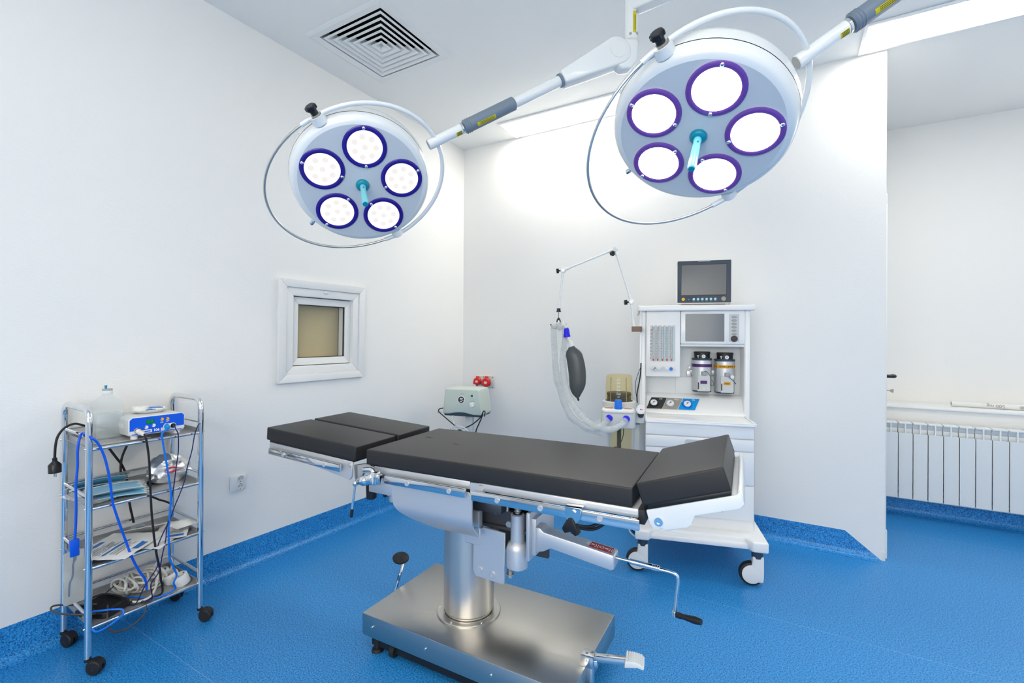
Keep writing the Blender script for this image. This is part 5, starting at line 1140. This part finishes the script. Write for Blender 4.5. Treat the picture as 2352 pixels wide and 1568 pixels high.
def foil(u, v):
    a = 2 * PI * u; b = PI * (v - .5); r = V((.045 * max(0, math.cos(b)) ** .6 * math.cos(a), .078 * max(0, math.cos(b)) ** .5 * math.sin(a), .052 * math.sin(b))) if abs(v - .5) < .4999 else V((0, 0, .052 * math.sin(b)))
    r.z *= 1 + .25 * math.cos(a + .4); d = f(r * 1.0); r = r * (1 + d * 9)
    return (.115 + r.x - .25 * (r.z), -2.335 + r.y, max(.608, .665 + r.z))
m = MB(); m.grid(64, 36, foil); obj('foil', m, M_FOIL, fo, True, smooth=18)
m = MB(); m.grid(14, 10, lambda u, v: (.105 + .05 * u - .03 * math.sin(3 * v), -2.435 + .07 * v + .02 * u, .609 + .03 * u * (1 - v) + .012 * noise.noise(V((u * 5, v * 5, 2)))), .0008); obj('foil_flap', m, M_FOIL, fo, True, smooth=18)
def onfoil(y, z):
    best = None
    for i in range(33, 64):
        for j in range(6, 32):
            p = foil(i / 64, j / 36)
            d = (p[1] - y) ** 2 + (p[2] - z) ** 2
            if p[0] > .10 and (best is None or d < best[0]): best = (d, p)
    for i in range(0, 16):
        for j in range(6, 32):
            p = foil(i / 64, j / 36); d = (p[1] - y) ** 2 + (p[2] - z) ** 2
            if p[0] > .10 and (best is None or d < best[0]): best = (d, p)
    return V(best[1])
c0 = onfoil(-2.345, .664) + V((.006, 0, 0)); m = MB()
for s in (-1, 1):
    lens = [(-.030, 0)] + [(-.030 + .06 * i / 10, s * .013 * math.sin(PI * i / 10)) for i in range(1, 10)] + [(.030, 0)] + [(-.030 + .06 * i / 10, s * .006 * math.sin(PI * i / 10)) for i in range(9, 0, -1)]
    m.prism(lens if s < 0 else lens[::-1], 0, .0012, frame(c0, (0, 1, .05), (-.25, 0, 1)))
obj('red_mark', m, M_RED, fo, True)
m = MB()
for k, (dy, w) in enumerate(((-.012, .030), (.004, .034), (-.002, .026))): m.box((dy, .020 + .007 * k, .0006), (w, .0022, .0008), M=frame(c0 + V((-.004, 0, 0)), (0, 1, .05), (-.3, 0, 1)))
obj('fine_print', m, M_INKG, fo, True)

# ------------------------------------------------ third shelf: glove packets
PRN = [(.08, .08, .16, .62, 1), (.24, .12, .265, .50, 0), (.30, .12, .325, .60, 0), (.355, .12, .375, .58, 0), (.40, .12, .42, .52, 0), (.445, .12, .465, .60, 0), (.52, .10, .57, .70, 1), (.62, .15, .64, .6, 0), (.67, .15, .69, .55, 0), (.72, .15, .74, .6, 0), (.84, .35, .94, .60, 1)]
packet('glove_packet', .165, -2.530, .402, .215, .25, .62, .0, M_PAPER, 'white paper glove packet with blue print at the near end of third shelf', 'packet', 13, 'glove packets', PRN)
packet('glove_packet', .190, -2.455, .391, .20, .12, .62, .02, M_PAPER, 'blank white paper packet under the printed one, reaching over the front rail', 'packet', 15, 'glove packets')
packet('glove_packet', .155, -2.330, .396, .22, .115, 2.6, .0, M_PAPER, 'white glove packet with a blue block near the far post of third shelf', 'packet', 17, 'glove packets', [(.06, .1, .16, .62, 1), (.22, .15, .24, .6, 0), (.27, .15, .29, .6, 0), (.32, .15, .34, .6, 0), (.37, .15, .385, .5, 0)])
packet('glove_packet', .185, -2.395, .396, .13, .115, .2, .0, M_PAPER, 'plain white packet in the middle of third shelf by the cables', 'packet', 19, 'glove packets')
packet('glove_packet', .06, -2.40, .408, .15, .10, 1.2, -.3, M_PAPER, 'white packet with small blue label leaning at the back rail', 'packet', 21, 'glove packets', [(.30, .2, .55, .42, 1), (.6, .2, .62, .6, 0), (.65, .2, .67, .6, 0)])
packet('clear_pouch', .075, -2.425, .420, .085, .085, .5, -.75, M_WRAP, 'clear pouch sticking up between the white packets', 'pouch', 23)
m = MB(); m.grid(14, 6, lambda u, v: (.19 + .10 * (v - .5) * (1 - u * .3) - .02 * u, -2.355 + .10 * u, .425 + .016 * math.sin(PI * u) * math.sin(PI * v) - .012 * u), .001); lone('folded_glove', m, M_PAPER, 'folded pale glove lying on the far white packet', 'glove')

# ------------------------------------------------ bottom shelf
fp = thing('foot_switch', 'flat black ribbed foot switch on bottom shelf', 'foot switch', (.165, -2.575, .169))
FT2 = Matrix.Translation((.165, -2.575, .169)) @ Matrix.Rotation(math.radians(22), 4, 'Z')
m = MB(); m.prism([(-.07, -.055), (.05, -.055), (.068, -.04), (.068, .04), (.05, .058), (-.07, .058)], 0, .022, FT2, .004, 2); obj('base', m, M_BLACK, fp, True)
m = MB(); m.prism([(-.066, -.050), (.045, -.050), (.060, -.036), (.060, .036), (.045, .052), (-.066, .052)], .020, .030, FT2 @ Matrix.Rotation(.06, 4, 'Y'), .003, 2)
for i in range(16): m.box((-.058 + .0066 * i, 0, .031 ), (.003, .090, .002), M=FT2 @ Matrix.Rotation(.06, 4, 'Y'))
obj('ribbed_pedal', m, M_RUB, fp, True)
ps = thing('power_strip', 'white power strip with round sockets standing on bottom shelf', 'power strip', (.14, -2.325, .169))
PS = [(.205, -2.315), (.150, -2.328), (.095, -2.338)]
a, b, c, d = MB(), MB(), MB(), MB()
for x, y in PS:
    T = Matrix.Translation((x, y, .169)) @ Matrix.Rotation(.35, 4, 'X') @ Matrix.Rotation(-.1, 4, 'Y'); a.lathe([(0, .0), (.029, .0), (.031, .003), (.030, .040), (.028, .043), (.0235, .044)], T, 32); plug_socket(MB(), b, c, (0, 0, .034), T @ Matrix.Identity(4))
    b.lathe([(.0215, .044), (.0235, .0445)], T, 28)
a.bx((.09, -2.352, .169), (.215, -2.300, .195), .010, 3); obj('body', a, M_PVC, ps, True); obj('socket_well', b, M_SOCK, ps, True); obj('pin_hole', c, M_CHAR, ps, True)
rnd = random.Random(3); m = MB()
for cxx, cyy, n, ax_ in ((.105, -2.475, 7, .0), (.14, -2.435, 4, .9), (.115, -2.395, 6, 1.4)):
    P_ = []
    for k in range(n * 14):
        a = 2 * PI * k / 14; t = k / (n * 14)
        rx, rz = .040 + .008 * math.sin(k * .37), .034 + .008 * math.sin(k * .23 + 1)
        q = V((math.cos(a) * rx, (t - .5) * .065 + .012 * math.sin(k * .61), math.sin(a) * rz * .85)); q.rotate(Matrix.Rotation(ax_ * .4, 3, 'Z')); q.rotate(Matrix.Rotation(.5 * math.sin(k * .11), 3, 'X'))
        P_.append((cxx + q.x * 1.25, cyy + q.y, max(.174, .212 + q.z)))
    m.tube(crom(P_, 4), .0043, 8)
m.tube(crom([(.12, -2.40, .24), (.10, -2.36, .262), (.09, -2.325, .262), (.085, -2.305, .235), (.09, -2.31, .205), (.10, -2.33, .19)], 6), .0043, 8)
m.tube(crom([(.19, -2.50, .178), (.225, -2.49, .178), (.235, -2.45, .182), (.21, -2.42, .20), (.19, -2.41, .22)], 6), .0043, 8)
lone('extension_cable', m, M_BEIGE, 'tangled bundle of cream extension cable on bottom shelf', 'cable')

# ------------------------------------------------ cables hanging over the trolley
def cable(name, pts, r, mat, label, n=8, sub=6):
    m = MB(); m.tube(crom(pts, sub), r, n); return m
def cab(name, pts, r, mat, label): return lone(name, cable(name, pts, r, mat, label), mat, label, 'cable')
pc = thing('mains_cable', 'black mains cable with plug hanging off the trolley post', 'cable', (.06, -2.69, .72))
m = MB(); m.tube(crom([(.06, -2.52, .86), (.05, -2.60, .885)] + [(0.060, -2.612, 0.890), (0.060, -2.637, 0.900), (0.060, -2.666, 0.889), (0.060, -2.686, 0.860), (0.060, -2.693, 0.823), (0.060, -2.695, 0.774)], 6), .0042, 10); obj('cord', m, M_BLKC, pc, True)
pp = [(0.060, -2.695, 0.780), (0.060, -2.694, 0.722)]; A, L = axis(pp[0], pp[1]); m = MB(); m.lathe([(0, 0), (.006, .001), (.0075, .014), (.015, .022), (.0195, .028), (.0195, L), (0, L)], A, 24)
for k in range(4): m.lathe([(.006, .002 + .004 * k), (.0085, .004 + .004 * k), (.006, .006 + .004 * k)], A, 16)
obj('plug', m, M_BLACK, pc, True)
m = MB()
for s in (-1, 1): m.cyl((.06 + .009 * s, pp[1][1], pp[1][2] + .001), (.06 + .009 * s, pp[1][1], pp[1][2] - .016), .0024, n=10)
obj('plug_pin', m, M_STEELC, pc, True)
pl_ = thing('electrode_plate', 'grey rectangular electrode plate hung on a blue cable at trolley end', 'electrode plate', (.20, -2.68, .36))
q = [(0.215, -2.713, 0.455), (0.215, -2.642, 0.425), (0.215, -2.642, 0.263), (0.215, -2.711, 0.296)]
yy0, yy1, zz0, zz1 = q[0][1], q[1][1], q[2][2], q[0][2]
m = MB(); m.prism(rrect(yy0, zz0, yy1 - .004, zz1, .008), 0, .004, frame((.215, 0, 0), (0, 1, 0), (0, 0, 1)) @ Matrix.Identity(4), .001, 1); obj('plate', m, M_PLATE, pl_, True)
st = [(0.220, -2.683, 0.439), (0.220, -2.682, 0.425), (0.220, -2.687, 0.407), (0.220, -2.687, 0.385), (0.220, -2.689, 0.360), (0.220, -2.696, 0.341), (0.220, -2.698, 0.294)]
m = MB(); m.grid(24, 1, lambda u, v: (.2198, crom(st, 4)[int(round(u * 24))][1] + (v - .5) * (.010 if u < .25 else .006), crom(st, 4)[int(round(u * 24))][2])); obj('lead_strip', m, M_SLEEVE, pl_, True)
q2 = [(0.215, -2.696, 0.497), (0.215, -2.669, 0.435)]; m = MB(); m.bx((.208, q2[0][1], q2[1][2]), (.222, q2[1][1], q2[0][2]), .003); obj('clip_connector', m, M_BLUE, pl_, True)
m = MB(); m.tube(crom([(0.262, -2.478, 0.234), (0.262, -2.479, 0.259), (0.262, -2.486, 0.285), (0.262, -2.506, 0.326), (0.262, -2.530, 0.391), (0.262, -2.552, 0.470), (0.262, -2.578, 0.566), (0.262, -2.589, 0.615), (0.262, -2.596, 0.678), (0.262, -2.604, 0.737), (0.262, -2.616, 0.796), (0.262, -2.635, 0.848), (0.262, -2.656, 0.874)] + [(.20, -2.655, .882)] + [(0.215, -2.670, 0.864), (0.215, -2.675, 0.817), (0.215, -2.675, 0.765), (0.215, -2.679, 0.693), (0.215, -2.678, 0.619), (0.215, -2.679, 0.549), (0.215, -2.682, 0.489)], 5), .0042, 10)
FX = .272
m.v = [(p[0] + (.012 if p[0] > .24 else 0), p[1], p[2]) for p in m.v]; obj('cable', m, M_BLUE, pl_, True)
gp = [(.245, -2.487, .852)] + [(0.274, -2.487, 0.851), (0.274, -2.477, 0.796), (0.274, -2.471, 0.727), (0.274, -2.468, 0.646), (0.274, -2.464, 0.564), (0.274, -2.462, 0.531), (0.274, -2.454, 0.442), (0.274, -2.444, 0.360), (0.274, -2.433, 0.303), (0.274, -2.429, 0.257)]
cab('foot_switch_cable', gp + [(.255, -2.415, .19), (.235, -2.44, .175), (.215, -2.48, .174), (.20, -2.51, .18), (.17, -2.53, .204), (.10, -2.56, .206), (.09, -2.60, .20)], .0040, M_BLKC, 'thick black cable from the unit front left socket down to bottom shelf')
cab('electrode_cable', [(.248, -2.392, .864)] + [(0.276, -2.428, 0.849), (0.276, -2.427, 0.823), (0.276, -2.418, 0.764), (0.276, -2.407, 0.691), (0.276, -2.399, 0.636), (0.276, -2.395, 0.585), (0.276, -2.400, 0.480), (0.276, -2.403, 0.456), (0.276, -2.401, 0.379), (0.276, -2.399, 0.334), (0.276, -2.383, 0.282), (0.276, -2.372, 0.247), (0.276, -2.383, 0.220)] + [(.262, -2.372, .185), (.250, -2.42, .174), (.225, -2.45, .173), (.20, -2.465, .176), (.16, -2.49, .178), (.13, -2.53, .178), (.13, -2.60, .178), (.14, -2.625, .176)], .0038, M_BLUEK, 'bright blue cable from the round blue plug curving to bottom shelf')
cab('handpiece_cable', [(.246, -2.368, .864)] + [(0.275, -2.378, 0.859), (0.275, -2.369, 0.833), (0.275, -2.368, 0.766), (0.275, -2.375, 0.704), (0.275, -2.384, 0.623), (0.275, -2.393, 0.564), (0.275, -2.398, 0.511), (0.275, -2.403, 0.482), (0.275, -2.422, 0.440), (0.275, -2.441, 0.394), (0.275, -2.445, 0.360), (0.275, -2.441, 0.315), (0.275, -2.463, 0.281), (0.275, -2.488, 0.246)] + [(.23, -2.50, .174), (.18, -2.52, .176)], .0022, M_NAVYC, 'thin navy cable from the unit right jack, nearer the bright blue cable')
cab('handpiece_cable', [(.25, -2.262, .865)] + [(0.277, -2.292, 0.862), (0.277, -2.306, 0.823), (0.277, -2.317, 0.756), (0.277, -2.335, 0.687), (0.277, -2.344, 0.638), (0.277, -2.359, 0.592), (0.277, -2.381, 0.539), (0.277, -2.397, 0.491), (0.277, -2.410, 0.462), (0.277, -2.413, 0.414), (0.277, -2.425, 0.353), (0.277, -2.438, 0.288), (0.277, -2.464, 0.252)] + [(.265, -2.455, .185), (.245, -2.47, .174), (.20, -2.50, .174)], .0022, M_NAVYC, 'thin navy cable draped from the trolley far front post')
cab('supply_cable', [(-0.015, -2.523, 0.810), (-0.015, -2.501, 0.767), (-0.015, -2.478, 0.725), (-0.015, -2.457, 0.687), (-0.015, -2.442, 0.643), (-0.015, -2.437, 0.600), (-0.015, -2.432, 0.542), (-0.015, -2.424, 0.486), (-0.015, -2.417, 0.449), (-0.015, -2.412, 0.421)], .0048, M_BLKC, 'black cable slanting down behind the shelves towards third shelf')
cab('supply_cable', [(-0.005, -2.429, 0.802), (-0.005, -2.443, 0.767), (-0.005, -2.460, 0.719), (-0.005, -2.464, 0.667), (-0.005, -2.456, 0.626)], .0048, M_BLKC, 'short black cable crossing the slanting one behind the trolley')
cab('supply_cable', [(0.100, -2.421, 0.564), (0.100, -2.405, 0.557), (0.100, -2.385, 0.545), (0.100, -2.361, 0.527), (0.100, -2.339, 0.514), (0.100, -2.315, 0.495)], .0040, M_BLKC, 'short black cable slung just under second shelf')
cab('loop_cable', [(.20, -2.50, .182), (.24, -2.475, .176), (.272, -2.478, .158), (.282, -2.50, .135), (.282, -2.54, .118), (.278, -2.58, .122), (.268, -2.60, .150), (.25, -2.595, .178), (.21, -2.58, .204)], .0034, M_BRNC, 'dusty black cable loop sagging in front of bottom shelf rail')
cab('loop_cable', [(.245, -2.63, .205), (.21, -2.675, .215), (.14, -2.70, .21), (.075, -2.705, .205), (.045, -2.695, .206), (.06, -2.675, .207), (.12, -2.64, .206), (.17, -2.60, .206)], .0034, M_BRNC, 'dusty black cable loop bulging out past the trolley near end')
cab('loop_cable', [(.22, -2.645, .212), (.235, -2.615, .207), (.252, -2.575, .198), (.272, -2.555, .192), (.280, -2.56, .175), (.276, -2.60, .155), (.272, -2.635, .150), (.255, -2.648, .172)], .0036, M_BLUEK, 'bright blue cable loop lying over the black foot switch')
cab('loop_cable', [(.07, -2.60, .180), (.06, -2.55, .180), (.055, -2.51, .20), (.05, -2.48, .205), (.06, -2.46, .20), (.07, -2.46, .180)], .0020, M_NAVYC, 'thin navy cable arching at the back of bottom shelf')

# ================================================================== camera and light
cam = bpy.data.cameras.new('camera'); co = bpy.data.objects.new('camera', cam); C.objects.link(co)
f_, yaw, pit, rol = 1085.82, .5323, .001, .0056
fw = V((-math.sin(yaw) * math.cos(pit), math.cos(yaw) * math.cos(pit), math.sin(pit))); r0 = V((math.cos(yaw), math.sin(yaw), 0)); u0 = r0.cross(fw)
rr_ = r0 * math.cos(rol) + u0 * math.sin(rol); uu_ = -r0 * math.sin(rol) + u0 * math.cos(rol)
mw = Matrix((rr_, uu_, -fw)).transposed().to_4x4(); mw.translation = (2.4827, -3.3669, 1.25); co.matrix_world = mw
cam.sensor_width = 36; cam.sensor_fit = 'HORIZONTAL'; cam.lens = f_ / 2352 * 36; cam.shift_y = -(784 - 772.78) / 2352; cam.clip_start = .02
bpy.context.scene.camera = co
sc = bpy.context.scene
wd = bpy.data.worlds.new('room_world'); sc.world = wd; wd.use_nodes = True; wd.node_tree.nodes['Background'].inputs[0].default_value = (.8, .88, 1, 1); wd.node_tree.nodes['Background'].inputs[1].default_value = .3
sc.view_settings.view_transform = 'Standard'; sc.view_settings.look = 'None'; sc.view_settings.gamma = 1; sc.view_settings.exposure = 0.87
